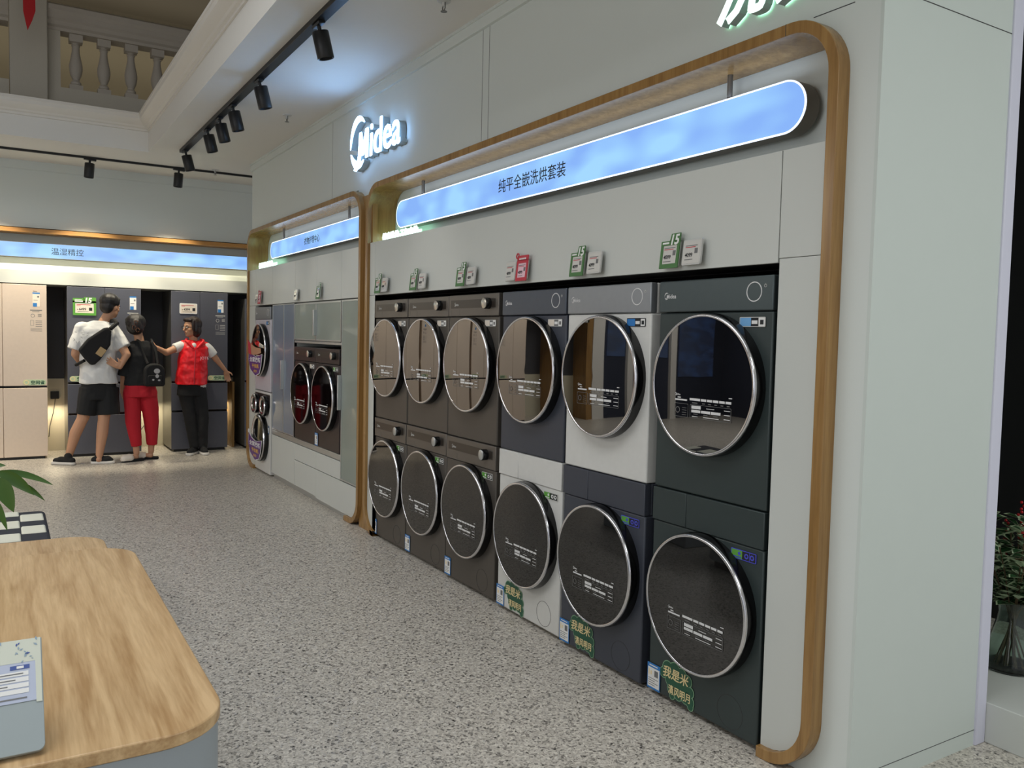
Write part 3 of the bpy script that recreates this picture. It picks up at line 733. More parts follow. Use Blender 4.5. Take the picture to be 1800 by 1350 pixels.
# ------------------------------------------------------------------ price tags on the fascia
def price_tag(x, z, kind, label, y=-0.03, w=0.108, h=0.10, group=None, price='4099'):
    t = thing('price_tag', label, 'price tag', (x, y, z), group=group, rot=(math.radians(-6), 0, math.radians(-3)))
    G().prism(rrect(0, w, 0, h, 0.008, 4), 0.0, 0.009).build('case', 'tag_grey', t, bevel=0.001)
    if kind == 'grey':
        G().prism(rrect(0.006, w - 0.006, 0.006, h - 0.006, 0.003, 3), -0.001, 0.001).build('screen', 'eink', t, smooth=False)
    if kind in ('green', 'red'):
        fm = mat('tag_green', (72, 116, 66), 0.5) if kind == 'green' else 'red'
        o = G(); o.ring(rrect(-0.003, w + 0.003, -0.006, h + 0.004, 0.002, 2), rrect(0.012, w - 0.012, 0.012, h - 0.014, 0.002, 2), -0.003, 0.001, 0)
        if kind == 'green':
            o.prism([(w * 0.45, h), (w + 0.003, h), (w + 0.003, h + 0.032), (w * 0.52, h + 0.032)], -0.003, 0.001, 0)
            o.text('15', w * 0.54, -0.0036, h - 0.012, 0.056, 1, off=0.03, shear=0.15)
            o.box(0.006, w * 0.42, -0.0035, -0.0028, h - 0.008, h - 0.001, 1)
        else:
            o.prism(rrect(-0.003, w + 0.003, h, h + 0.026, 0.003, 2), -0.003, 0.001, 0)
            o.ring(circ(-0.006, h + 0.026, 0.016, n=14), circ(-0.006, h + 0.026, 0.009, n=14), -0.003, 0.001, 0)
            for k in range(6): o.box(0.02 + 0.012 * k, 0.028 + 0.012 * k, -0.0036, -0.003, h + 0.004, h + 0.013, 1)
        o.build('promotion_frame', [fm, 'paper'], t, smooth=False)
        G().box(0.010, w - 0.010, -0.001, 0.001, 0.010, h - 0.012).build('screen', 'eink' if kind == 'green' else 'pink', t, smooth=False)
    g = G(); yy = -0.0016
    g.text(price, 0.018, yy, 0.032, 0.022, 0, off=0.01)
    g.box(w - 0.036, w - 0.018, yy, yy + 0.0004, 0.044, 0.064, 1)
    g.box(0.018, w * 0.7, yy, yy + 0.0004, h - 0.032, h - 0.029, 2); g.box(0.018, w * 0.8, yy, yy + 0.0004, h - 0.026, h - 0.023, 1)
    g.box(0.018, w * 0.6, yy, yy + 0.0004, 0.020, 0.023, 1)
    g.build('printing', ['black_ink', 'grey_ink', 'red'], t, smooth=False)
    return t


who = ['above the far bronze dryer', 'above the second bronze dryer', 'above the third bronze dryer', 'above the blue-grey dryer', 'above the white dryer', 'above the dark green dryer']
for (x, k, kind) in ((-5.627, 0, 'green'), (-5.025, 1, 'green'), (-4.37, 2, 'green'), (-3.70, 3, 'red'), (-3.217, 4, 'green'), (-2.588, 5, 'green')):
    price_tag(x, 1.770, kind, '%s-framed electronic price tag %s' % ('green' if kind == 'green' else 'red and pink', who[k]), group='framed price tags' if kind == 'green' else None)
for (x, k) in ((-5.515, 0), (-4.90, 1), (-4.25, 2), (-3.815, 3), (-3.09, 4), (-2.465, 5)):
    price_tag(x, 1.770, 'grey', 'plain grey electronic price tag %s' % who[k], group='plain price tags', price='4099')
price_tag(-8.95, 1.765, 'grey', 'plain price tag at the far end of the cabinet wall, left of its neighbour')
price_tag(-8.83, 1.765, 'red', 'red-topped price tag at the far end of the cabinet wall')
price_tag(-7.58, 1.765, 'grey', 'single small grey price tag over the left frosted cupboard')
price_tag(-6.94, 1.765, 'green', 'green-framed price tag over the right frosted cupboard')

# ------------------------------------------------------------------ back wall with refrigerators
XB = -10.62
struct(G().box(-11.3, -10.67, -9, 3.9, 2.56, ZC).box(-12.5, -11.3, -9, 3.9, 0, ZC).build('wall_back', 'wall', smooth=False))
struct(G().box(-10.68, -10.645, -9, 3.9, 3.19, ZC).box(-10.68, -10.655, -9, 3.9, 3.185, 3.19).build('trim_6', 'wall', smooth=False))
struct(G().box(-10.85, -10.60, -5.6, 3.9, 2.50, 2.545).build('trim_7', wood('oak_rail', (190, 140, 76), (164, 114, 58), 'Y'), smooth=False))
struct(G().box(-11.3, -10.86, -5.6, 3.9, 2.09, 2.50).box(-10.87, -10.64, -5.6, 3.9, 2.09, 2.155).build('trim_8', 'wall', smooth=False))
struct(G().box(-11.3, XB, -5.6, 3.9, 1.945, 2.09).build('trim_9', 'panel', smooth=False))
struct(G().box(-11.30, -11.285, -5.6, 3.9, 0, 1.945).build('wall_niche', 'alcove', smooth=False))
struct(G().box(-11.3, -10.62, -5.75, -5.55, 0, 2.5).build('trim_10', 'oak', smooth=False))
struct(G().box(-10.67, -10.62, -9, -6.15, 0, ZC).box(-12.6, 5, -9.2, -9.0, 0, ZC).build('wall_left', mat('navy_wall_panel', (34, 40, 56), 0.5), smooth=False))
struct(G().box(-10.66, -10.60, -6.15, -5.75, 0, ZC).box(-10.62, -10.52, -7.15, -6.95, 0, ZC).box(-8.2, -7.9, -9, -8.9, 0, ZC).build('trim_11', 'mould', smooth=False))
struct(G().box(-10.619, -10.60, -6.9, -6.25, 1.3, 2.5).box(-10.619, -10.60, -8.6, -7.3, 0.9, 2.7).build('blue_glow_panel_1', lightbox('dim_blue_panel', (20, 44, 96), (40, 84, 150), 0.5), smooth=False))  # added dim glowing panels, unseen except as blue reflections in the dryer doors
struct(G().box(-11.284, -11.27, -5.6, 3.9, 0, 0.86).build('trim_12', mat('pale_niche_board', (196, 190, 168), 0.6), smooth=False))
t = thing('fascia_sign', 'long glowing blue sign above the refrigerators lettered about temperature and humidity control', 'sign', (-10.70, -1.0, 2.235), math.pi / 2)
G().box(-4.4, 2.5, 0.0, 0.08, 0, 0.165).build('housing', 'signside', t, smooth=False)
G().box(-4.39, 2.49, -0.003, 0.001, 0.004, 0.161).build('light_panel', 'sign', t, smooth=False)
G().text('温湿精控', -0.67, -0.005, 0.052, 0.082, ext=0.0005, align='C').build('lettering', 'black_ink', t, smooth=False)


def fridge(label, y0, y1, h, col, bands, tagk=None, loc_x=XB, champ=False, stick=True, price='6499', handle_cut=True):
    w = y1 - y0; t = thing('refrigerator', label, 'refrigerator', (loc_x, y0, 0), math.pi / 2)
    dm = paint(col[0], col[1], 0.38, 0.35); sd = paint('fridge_side_grey', (120, 118, 112), 0.32, 0.6)
    G().box(0.002, w - 0.002, 0.035, 0.65, 0.03, h).build('body', sd if not champ else dm, t, bevel=0.004)
    zs = [0.03] + list(bands) + [h]
    for k in range(len(zs) - 1):
        z0, z1 = zs[k] + (0.0 if k == 0 else 0.012), zs[k + 1] - (0.012 if k < len(zs) - 2 else 0)
        top = k == len(zs) - 2
        if top or champ:
            for (a, b) in ((0, w / 2 - 0.002), (w / 2 + 0.002, w)): G().box(a, b, 0, 0.033, z0, z1).build('door', dm, t, bevel=0.003)
        else: G().box(0, w, 0, 0.033, z0, z1).build('drawer', dm, t, bevel=0.003)
    for zz in bands: G().box(0.004, w - 0.004, 0.008, 0.04, zz - 0.016, zz + 0.014).build('handle_groove', 'blackgloss', t, smooth=False)
    G().box(0.03, w - 0.03, 0.02, 0.6, 0.0, 0.035).build('plinth', 'black', t, smooth=False)
    if stick:
        sx = w - 0.12 if not champ else w - 0.135
        g = G(); g.box(sx, sx + 0.07, -0.001, 0.0, h - 0.24, h - 0.09, 0).box(sx, sx + 0.07, -0.0016, -0.0008, h - 0.10, h - 0.085, 1).box(sx + 0.003, sx + 0.042, -0.0016, -0.0008, h - 0.24, h - 0.20, 1)
        g.box(sx + 0.045, sx + 0.062, -0.0016, -0.0008, h - 0.14, h - 0.12, 2).box(sx + 0.01, sx + 0.05, -0.0016, -0.0008, h - 0.17, h - 0.165, 2)
        g.build('energy_label', ['cream' if champ else 'paper', 'blue', 'grey_ink'], t, smooth=False)
        small_logo(G(), sx + 0.012, -0.0008, h - 0.07, 0.008, 0).build('logo', 'grey_ink', t, smooth=False)
        g = G(); x0 = sx - 0.035; z0 = h - 0.52
        m0 = 0
        g.box(x0 + 0.01, x0 + 0.125, -0.001, 0.0, z0 + 0.235, z0 + 0.245, 0).box(x0 + 0.03, x0 + 0.10, -0.001, 0.0, z0 + 0.222, z0 + 0.227, 0)
        g.ring(circ(x0 + 0.035, z0 + 0.18, 0.020, n=12), circ(x0 + 0.035, z0 + 0.18, 0.016, n=12), -0.001, 0, 0)
        g.ring(rrect(x0 + 0.012, x0 + 0.045, z0 + 0.07, z0 + 0.13, 0.002, 2), rrect(x0 + 0.014, x0 + 0.043, z0 + 0.072, z0 + 0.128, 0.002, 2), -0.001, 0, 0)
        for k in range(3): g.box(x0 + 0.085, x0 + 0.12, -0.001, 0, z0 + 0.17 + 0.012 * k, z0 + 0.175 + 0.012 * k, 0)
        for k in range(4): g.box(x0 + 0.062, x0 + 0.124, -0.001, 0, z0 + 0.06 + 0.02 * k, z0 + 0.066 + 0.02 * k, 0)
        for k in range(3): g.box(x0 + 0.012, x0 + 0.124, -0.001, 0, z0 + 0.01 + 0.014 * k, z0 + 0.013 + 0.014 * k, 0)
        g.build('printed_text', 'grey_ink' if champ else 'tag_grey', t, smooth=False)
    if handle_cut is not None:
        zb = [b for b in bands if b > 0.6][0] + 0.018
        xs = (w - 0.235) if handle_cut else 0.02
        g = G().prism(rrect(xs, xs + 0.225, zb, zb + 0.062, 0.03, 5), -0.002, 0.0, 0)
        g.ring(circ(xs + 0.032, zb + 0.031, 0.027, n=16), circ(xs + 0.032, zb + 0.031, 0.018, n=16), -0.003, -0.001, 1)
        g.text('空间省', xs + 0.075, -0.0028, zb + 0.014, 0.046, 2, off=0.02)
        g.build('promotion_sticker', ['leaf_edge', 'gold', 'darkgreen'], t, smooth=False)
    return t


def fridge_tag(y, z, kind, label, price):
    w, h = 0.20, 0.125
    t = thing('price_tag', label, 'price tag', (XB + 0.012, y, z), math.pi / 2)
    G().prism(rrect(0, w, 0, h, 0.012, 4), 0.0, 0.010).build('case', 'paper', t, bevel=0.001)
    G().prism(rrect(0.01, w - 0.01, 0.01, h - 0.01, 0.003, 3), -0.001, 0.001).build('screen', 'cream', t, smooth=False)
    g = G(); g.text(price, 0.045, -0.0015, 0.04, 0.036, 0, off=0.02); g.text('¥', 0.025, -0.0015, 0.04, 0.022, 0)
    g.box(w - 0.055, w - 0.022, -0.0016, -0.001, 0.035, 0.07, 0).box(0.02, w - 0.04, -0.0016, -0.001, h - 0.026, h - 0.020, 1).box(0.02, 0.06, -0.0016, -0.001, h - 0.038, h - 0.033, 1).box(0.03, w - 0.06, -0.0016, -0.001, 0.022, 0.026, 0)
    g.build('printing', ['black_ink', 'red'], t, smooth=False)
    if kind:
        o = G().ring(rrect(-0.018, w + 0.018, -0.018, h + 0.02, 0.006, 3), rrect(0.006, w - 0.006, 0.008, h - 0.004, 0.004, 3), -0.004, 0.002)
        o.prism(rrect(w * 0.46, w + 0.018, h + 0.0, h + 0.062, 0.005, 3), -0.004, 0.002).prism(rrect(-0.018, w * 0.5, h, h + 0.05, 0.005, 3), -0.004, 0.002)
        o.text('15', w * 0.53, -0.005, h + 0.002, 0.075, 1, off=0.05, shear=0.15).box(0.0, w * 0.42, -0.005, -0.0038, h + 0.008, h + 0.022, 1).box(0.0, w * 0.36, -0.005, -0.0038, h + 0.03, h + 0.036, 1)
        o.build('promotion_frame', ['green', 'paper'], t, smooth=False)
    return t


slate = ('slate_enamel', (92, 94, 104)); champagne = ('champagne_enamel', (222, 204, 186))
fridge('champagne four-door refrigerator at the left edge of the picture', -2.73, -1.885, 1.933, champagne, (0.806,), champ=True)
fridge('slate refrigerator with green price tag, behind the two shoppers', -1.685, -0.92, 1.933, slate, (0.487, 0.842), handle_cut=False)
fridge('slate refrigerator behind the person in the red vest', -0.588, 0.065, 1.933, slate, (0.49, 0.842))
fridge('dark refrigerator half hidden by the end of the display wall', 0.275, 1.05, 1.875, slate, (0.845,), stick=False, handle_cut=None)
f5 = fridge('champagne refrigerator left of the picture, mirrored in the dryer doors, nearer one', -3.66, -2.81, 1.933, champagne, (0.806,), champ=True)
f6 = copy_tree(f5); f6.location.y = -4.58; f6['label'] = 'champagne refrigerator left of the picture, mirrored in the dryer doors, farther one'
fridge_tag(-1.61, 1.63, True, 'green-framed price tag marked 15 on the slate refrigerator door', '6499')
fridge_tag(-0.495, 1.665, False, 'white price tag on the refrigerator behind the red vest', '4399')
fridge_tag(0.345, 1.50, True, 'green price tag on the half hidden dark refrigerator', '5399')
t = thing('power_socket', 'black power socket box on the niche wall beside the champagne refrigerator', 'socket', (-11.27, -1.83, 0.62), math.pi / 2)
G().prism(rrect(0, 0.09, 0, 0.09, 0.006), -0.02, 0.0).build('box', 'black', t)
G().tube([(0.05, -0.02, 0.0), (0.03, -0.04, -0.15), (-0.01, -0.04, -0.32), (-0.02, -0.03, -0.45)], 0.004, 6).build('cable', 'black', t)
tag(G().tube([(-10.75, -0.76, 1.05), (-10.72, -0.775, 0.8), (-10.74, -0.80, 0.55), (-10.9, -0.84, 0.32), (-11.2, -0.86, 0.2)], 0.006, 8).build('white_cable', 'paper'), 'white power cord hanging between the two slate refrigerators', 'cable')
tag(G().box(-11.25, -10.80, 0.16, 0.19, 0.0, 0.83).build('divider_board', 'oak'), 'brown wooden board standing between the slate and the dark refrigerator', 'board')
for y in (-1.79, -0.75, 0.12): area((-11.1, y, 0.55), 0.12, 2.0, (1.0, 0.86, 0.62), sizey=0.12)


# ------------------------------------------------------------------ track lights
t = thing('light_track', 'black ceiling track running along the display wall', 'track', (-3.8, -0.74, ZC))
G().box(-5.2, 5.2, -0.03, 0.03, -0.032, 0.0).build('rail', 'black', t, bevel=0.002)
t = thing('light_track', 'thin black ceiling track along the refrigerator wall', 'track', (-9.98, -1.6, ZC))
G().box(-0.015, 0.015, -3.9, 2.6, -0.022, 0.0).build('rail', 'black', t, bevel=0.002)


def make_spot():
    t = thing('track_spotlight', 'x', 'spotlight', (0, 0, 0), group='black cylinder spotlights')
    G().box(-0.06, 0.06, -0.02, 0.02, -0.016, 0.0).lathe([(0.011, -0.052), (0.011, 0.0)], (0.0, 0, 0), 'Z', 12).build('adapter', 'black', t, bevel=0.002)
    b = G().lathe([(0.012, -0.045), (0.046, -0.047), (0.048, -0.05), (0.048, -0.195), (0.046, -0.198), (0.040, -0.196), (0.038, -0.175), (0.0, -0.175)], (0, 0, 0), 'Z', 32).build('lamp_body', 'black', t, angle=40)
    G().lathe([(0.036, -0.178), (0.0, -0.180)], (0, 0, 0), 'Z', 24, 0, False).build('lens', 'tag_grey', b)
    return t


SP = [(-4.77, 'nearest spotlight on the long ceiling track'), (-6.07, 'second spotlight from the camera on the long ceiling track'), (-6.87, 'third spotlight from the camera on the long track'),
      (-7.34, 'fourth spotlight from the camera on the long track'), (-7.82, 'fifth spotlight from the camera on the long track'), (-8.86, 'spotlight at the far end of the long ceiling track')]
proto = make_spot()
for k, (x, lab) in enumerate(SP):
    o = proto if k == 0 else copy_tree(proto)
    o.location = (x, -0.74, ZC - 0.032); o.rotation_euler = (math.radians(14), 0, 0); o['label'] = lab
for (y, lab) in ((-1.495, 'spotlight in front of the refrigerator wall, left one of the two'), (-0.607, 'spotlight in front of the refrigerator wall, right one of the two')):
    o = copy_tree(proto); o.location = (-9.98, y, ZC - 0.022); o.rotation_euler = (0, math.radians(4), math.pi / 2); o['label'] = lab
for (x, y, lab) in ((-7.02, -0.262, 'small white ceiling sprinkler above the logo'), (-4.145, -0.25, 'small ceiling sprinkler cut by the top of the picture'), (-9.88, -0.24, 'small ceiling sprinkler near the refrigerator wall')):
    t = thing('sprinkler', lab, 'sprinkler', (x, y, ZC))
    G().lathe([(0.038, 0.0), (0.036, -0.005), (0.012, -0.008), (0.010, -0.03), (0.0, -0.03)], (0, 0, 0), 'Z', 20).build('escutcheon', 'tag_grey', t)
    G().tube([(-0.014, 0, -0.012), (-0.016, 0, -0.04), (0.0, 0, -0.055)], 0.003, 6).tube([(0.014, 0, -0.012), (0.016, 0, -0.04), (0.0, 0, -0.055)], 0.003, 6).lathe([(0.0, -0.054), (0.018, -0.056), (0.018, -0.058), (0, -0.058)], (0, 0, 0), 'Z', 16).build('deflector', 'steelgrey', t)
# the light those lamps throw
for (x, p) in ((-4.77, 20), (-6.07, 20), (-6.87, 20), (-7.82, 20)): spot((x, -0.70, 3.05), (x, 0.0, 1.0), p * 0.6, (1, 0.97, 0.92), 55, 0.8)
for y in (-4.2, -2.4, -1.495, -0.607): spot((-9.93, y, 3.04), (-10.62, y, 1.25), 95, (1.0, 0.90, 0.70), 77, 0.4)

# ------------------------------------------------------------------ upper storey seen through the opening
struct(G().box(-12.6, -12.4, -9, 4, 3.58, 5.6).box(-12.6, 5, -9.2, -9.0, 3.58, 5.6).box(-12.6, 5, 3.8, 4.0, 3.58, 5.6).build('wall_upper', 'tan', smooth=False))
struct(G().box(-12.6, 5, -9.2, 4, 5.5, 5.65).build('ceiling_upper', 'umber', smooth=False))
bal = thing('balustrade', 'upper floor plaster balustrade right of the square pier', 'balustrade', (-10.3, -1.0, 3.6))
def rail_prof(g, y0, y1, z):
    pr = [(0.10, 0), (0.10, 0.03), (0.13, 0.05), (0.13, 0.09), (0.15, 0.11), (0.15, 0.16), (0.17, 0.19), (0.17, 0.24), (0.12, 0.27), (-0.12, 0.27), (-0.15, 0.2), (-0.10, 0.0)]
    n = len(pr); vs = [(p[0], y0, z + p[1]) for p in pr] + [(p[0], y1, z + p[1]) for p in pr]
    return g.add(vs, [(i, (i + 1) % n, (i + 1) % n + n, i + n) for i in range(n)] + [tuple(range(n)), tuple(range(2 * n - 1, n - 1, -1))])
rail_prof(G(), -0.87, 3.4, 1.00).build('handrail', 'baluster', bal, angle=20)
G().box(-0.12, 0.10, -0.87, 3.4, 0.0, 0.415).build('plinth', 'stucco', bal, smooth=False)
G().box(-0.10, 0.09, -0.87, -0.75, 0.415, 1.0).build('end_post', 'stucco', bal, smooth=False)
bprof = [(0.0, 0.0), (0.065, 0.0), (0.065, 0.06), (0.05, 0.07), (0.052, 0.09), (0.036, 0.11), (0.034, 0.125), (0.055, 0.17), (0.066, 0.23), (0.066, 0.27), (0.05, 0.35), (0.038, 0.42), (0.036, 0.47), (0.046, 0.48), (0.036, 0.49), (0.036, 0.50), (0.06, 0.51), (0.0, 0.51)]
b0 = G().lathe(bprof, (0, 0, 0), 'Z', 20).box(-0.065, 0.065, -0.065, 0.065, 0.0, 0.055).box(-0.065, 0.065, -0.065, 0.065, 0.51, 0.586).build('baluster', 'baluster', bal, angle=30, loc=(0, -0.60, 0.415))
for k in range(1, 9):
    c = b0.copy(); COL.objects.link(c); c.parent = bal; c.location = (0, -0.60 + 0.272 * k, 0.415)
b2 = thing('balustrade', 'upper floor balustrade left of the square pier, mostly outside the picture', 'balustrade', (-10.3, -2.2, 3.6))
rail_prof(G(), -2.6, -0.02, 1.00).build('handrail', 'baluster', b2, angle=20)
G().box(-0.12, 0.10, -2.6, -0.02, 0.0, 0.415).build('plinth', 'stucco', b2, smooth=False)
for k in range(7):
    c = b0.copy(); COL.objects.link(c); c.parent = b2; c.location = (0, -0.20 - 0.30 * k, 0.415)
struct(G().box(-10.5, -10.1, -2.215, -1.872, 3.58, 5.5).build('column_upper', 'stucco', bevel=0.01))
tag(G().prism([(-0.05, 0.62), (0.055, 0.62), (0.06, 0.20), (0.03, 0.10), (-0.01, 0.0), (-0.045, 0.18)], -0.002, 0.002).build('pennant', 'ribbon', tf=Matrix.Translation((-9.6, -2.055, 4.36)) @ Matrix.Rotation(math.pi / 2, 4, 'Z')), 'red pointed cloth pennant hanging in front of the upper pier', 'pennant')

# ------------------------------------------------------------------ right side: window display
struct(G().box(-4.5, -1.2, 2.3, 2.4, 0, ZC).build('wall_window', 'black', smooth=False))
t = thing('display_plinth', 'low white plinth in the window beside the wall end', 'plinth', (-1.66, 0.82, 0))
G().box(-1.8, 2.2, 0.0, 0.80, 0.0, 0.153).build('slab', 'panel', t, bevel=0.003)
v = thing('vase', 'clear glass vase of stems and red berries standing on the white plinth', 'vase', (-1.795, 1.245, 0.153))
vp = [(0.0, 0.0), (0.098, 0.0), (0.106, 0.012), (0.104, 0.03), (0.085, 0.11), (0.062, 0.19), (0.052, 0.235), (0.054, 0.26), (0.066, 0.285), (0.062, 0.285), (0.050, 0.26), (0.048, 0.235), (0.058, 0.19), (0.081, 0.11), (0.098, 0.03), (0.096, 0.014), (0.0, 0.012)]
G().lathe(vp, (0, 0, 0), 'Z', 40, 0, False).build('vase_body', 'clear', v, angle=60)
random.seed(3)
st = thing('flower_bouquet', 'variegated leaves and red berry sprigs standing in the glass vase', 'bouquet', (-1.795, 1.245, 0.17))
g = G(); lf = G(); be = G()
for k in range(24):
    a = random.uniform(0, 6.28); r0 = random.uniform(0.02, 0.07); lean = random.uniform(0.05, 0.20); hh = random.uniform(0.38, 0.66)
    p0 = Vector((r0 * math.cos(a + 2.6), r0 * math.sin(a + 2.6), 0.0)); p1 = Vector((0.02 * math.cos(a), 0.02 * math.sin(a), 0.22)); p2 = Vector((lean * math.cos(a), lean * math.sin(a), hh))
    g.tube([p0, p1, (p1 + p2) / 2 + Vector((0, 0, 0.02)), p2], 0.003, 6)
    for q in range(11):
        f = 0.15 + 0.85 * q / 10; c = p1.lerp(p2, f); b = random.uniform(0, 6.28)
        d = Vector((math.cos(b), math.sin(b), random.uniform(-0.2, 0.7))).normalized(); s = d.cross(Vector((0, 0, 1))).normalized(); L_ = random.uniform(0.06, 0.10); w_ = L_ * 0.36; up = Vector((0, 0, 0.008))
        for (mi, sc2, dz) in ((1, 1.0, 0), (0, 0.74, 0.0012)):
            o = c + d * (L_ * (1 - sc2) * 0.5) + Vector((0, 0, dz)); LL = L_ * sc2; ww = w_ * sc2
            lf.add([o, o + d * LL * 0.35 + s * ww + up, o + d * LL * 0.7 + s * ww * 0.8 + up, o + d * LL, o + d * LL * 0.7 - s * ww * 0.8 + up, o + d * LL * 0.35 - s * ww + up, o + d * LL * 0.35, o + d * LL * 0.7], [(0, 1, 6), (1, 2, 7, 6), (2, 3, 7), (0, 6, 5), (6, 7, 4, 5), (7, 3, 4)], mi)
    if k % 2 == 0:
        for q in range(12):
            c = p1.lerp(p2, 0.8 + 0.035 * q); be.sphere(c + Vector((random.uniform(-.012, .012), random.uniform(-.012, .012), 0)), 0.0065, 0, 8, 6)
g.build('stems', 'stem', st); lf.build('leaves', ['leaf_dark', 'leaf_edge'], st); be.build('berries', 'berry', st)

# ------------------------------------------------------------------ foreground counters, bench, plant, card
def counter(name, label, x0, x1, y0, y1, z, r):
    cat = 'counter'
    t = thing(name, label, 'counter', ((x0 + x1) / 2, (y0 + y1) / 2, 0)); hx, hy = (x1 - x0) / 2, (y1 - y0) / 2
    G().zprism(rrect(-hx, hx, -hy, hy, r, 10), z - 0.026, z).build('top', 'top', t, bevel=0.003)
    G().zprism(rrect(-hx + 0.004, hx - 0.004, -hy + 0.004, hy - 0.004, r - 0.004, 10), 0.06, z - 0.027).build('side_panel', 'counter_side', t)
    G().zprism(rrect(-hx + 0.05, hx - 0.05, -hy + 0.05, hy - 0.05, r - 0.05, 10), 0.0, 0.062).build('plinth', 'black', t)
    return t


counter('service_counter', 'oak-topped grey counter with rounded corners in the near left corner', -3.03, -1.555, -2.95, -1.943, 0.75, 0.13)
counter('low_table', 'low oak-topped table just behind the near counter', -4.12, -3.06, -3.0, -1.935, 0.55, 0.15)['category'] = 'table'
b = thing('bench', 'padded bench in charcoal and ivory checks beyond the counters', 'bench', (-4.98, -2.6, 0))
G().box(-0.42, 0.42, -0.45, 0.47, 0.0, 0.30).build('base', 'counter_side', b, bevel=0.01)
G().zprism(rrect(-0.375, 0.47, -0.5, 0.49, 0.045), 0.30, 0.44).build('cushion', 'cushion_dark', b, bevel=0.02, seg=4)
g = G()
for j in range(4):      # columns of pads, each column shifted by half a repeat
    y1 = (0.475, 0.362, 0.13, -0.10)[j]; wd_ = (0.11, 0.225, 0.225, 0.225)[j]
    for i in range(3):
        x0 = (-0.26 if j % 2 == 0 else -0.415) + 0.31 * i
        if x0 < 0.3: g.box(max(x0, -0.36), min(x0 + 0.165, 0.42), y1 - wd_, y1, 0.425, 0.447)
g.build('ivory_pads', 'cushion_light', b, bevel=0.009, seg=3)

cd_ = thing('leaflet_stand', 'pale blue leaflet stand with printed sloping top on the near counter', 'leaflet stand', (-1.585, -2.249, 0.75))
e1 = Vector((-0.137, 0, 0.150)).normalized(); nn = Vector((0.150, 0, 0.137)).normalized(); o0 = Vector((0.0, 0, 0.010))
m_ = Matrix(((0, e1.x, -nn.x, o0.x), (1, e1.y, -nn.y, 0), (0, e1.z, -nn.z, o0.z), (0, 0, 0, 1))) @ Matrix(((1, 0, 0, 0), (0, 0, 1, 0), (0, 1, 0, 0), (0, 0, 0, 1)))
G().prism(rrect(-0.30, 0.0, 0.0, 0.203, (0.012, 0.012, 0.001, 0.001)), 0.0, 0.009).build('board', mat('pale_grey_acrylic', (150, 160, 162), 0.4), cd_, bevel=0.002, tf=m_)
G().add([(-0.16, -0.05, 0.0), (-0.16, -0.25, 0.0), (-0.158, -0.05, 0.145), (-0.158, -0.25, 0.145), (-0.168, -0.05, 0.0), (-0.168, -0.25, 0.0), (-0.166, -0.05, 0.148), (-0.166, -0.25, 0.148)], [(0, 1, 3, 2), (4, 6, 7, 5), (0, 4, 5, 1), (2, 3, 7, 6), (0, 2, 6, 4), (1, 5, 7, 3)]).build('rear_prop', 'counter_side', cd_)
g = G(); o0 = o0 + nn * 0.0012
def qd(u0, u1, v0, v1, m, lift=0.0):      # u along the slope, v to the left
    P = [o0 + e1 * u + Vector((0, -v, 0)) + nn * lift for (u, v) in ((u0, v0), (u1, v0), (u1, v1), (u0, v1))]; g.add(P, [(0, 1, 2, 3)], m)
qd(0.088, 0.200, 0.010, 0.297, 0); qd(0.084, 0.203, 0.002, 0.011, 1, 0.0002); qd(0.160, 0.203, 0.002, 0.297, 1, 0.0003)
for k in range(4):
    qd(0.104 + 0.0105 * k, 0.112 + 0.0105 * k, 0.022, 0.28, 2, 0.0006); qd(0.107 + 0.0105 * k, 0.109 + 0.0105 * k, 0.030 + 0.012 * (3 - k), 0.2, 3, 0.0009)
qd(0.094, 0.0965, 0.025, 0.25, 3, 0.0006); qd(0.1475, 0.155, 0.020, 0.050, 4, 0.0006); qd(0.149, 0.1535, 0.029, 0.040, 2, 0.0009); qd(0.148, 0.151, 0.075, 0.13, 3, 0.0006)
for k in range(70):
    u, v_ = 0.163 + 0.036 * random.random(), 0.006 + 0.28 * random.random(); a = random.uniform(0, 3.1); L_ = random.uniform(0.003, 0.011)
    c0 = o0 + e1 * u + Vector((0, -v_, 0)) + nn * 0.0009; dd = e1 * math.cos(a) + Vector((0, -1, 0)) * math.sin(a); ss = e1 * -math.sin(a) + Vector((0, -1, 0)) * math.cos(a)
    g.add([c0, c0 + dd * L_ * 0.5 + ss * L_ * 0.22, c0 + dd * L_, c0 + dd * L_ * 0.5 - ss * L_ * 0.22], [(0, 1, 2, 3)], 5 if k % 3 else 4)
g.build('printed_sheet', [mat('pale_lilac_print', (178, 186, 206), 0.5), mat('pale_sage_print', (202, 206, 192), 0.5), 'paper', 'grey_ink', mat('print_indigo', (62, 84, 150), 0.5), mat('print_blue_grey', (140, 160, 176), 0.5)], cd_, smooth=False)

pl = thing('potted_plant', 'potted plant with long pointed leaves, its leaf tips entering from the left edge', 'plant', (-3.42, -2.62, 0.55))
G().lathe([(0.0, 0.0), (0.085, 0.0), (0.12, 0.30), (0.125, 0.31), (0.125, 0.33), (0.115, 0.33), (0.105, 0.30), (0, 0.30)], (0, 0, 0), 'Z', 32).build('pot', 'pot', pl)
G().tube([(0, 0, 0.1), (0.01, 0.02, 0.2), (0.02, 0.05, 0.27)], 0.014, 8).tube([(0.02, 0.05, 0.27), (0.14, 0.16, 0.28), (0.265, 0.29, 0.25)], 0.004, 6).tube([(0.02, 0.05, 0.27), (0.06, 0.14, 0.27), (0.11, 0.21, 0.25)], 0.004, 6).build('stem', 'stem', pl, loc=(0, 0, 0.2))
G().lathe([(0.0, 0.301), (0.105, 0.301)], (0, 0, 0), 'Z', 24, 0, False).build('soil', mat('potting_soil', (52, 40, 30), 0.95, bump=0.8, bscale=120), pl)
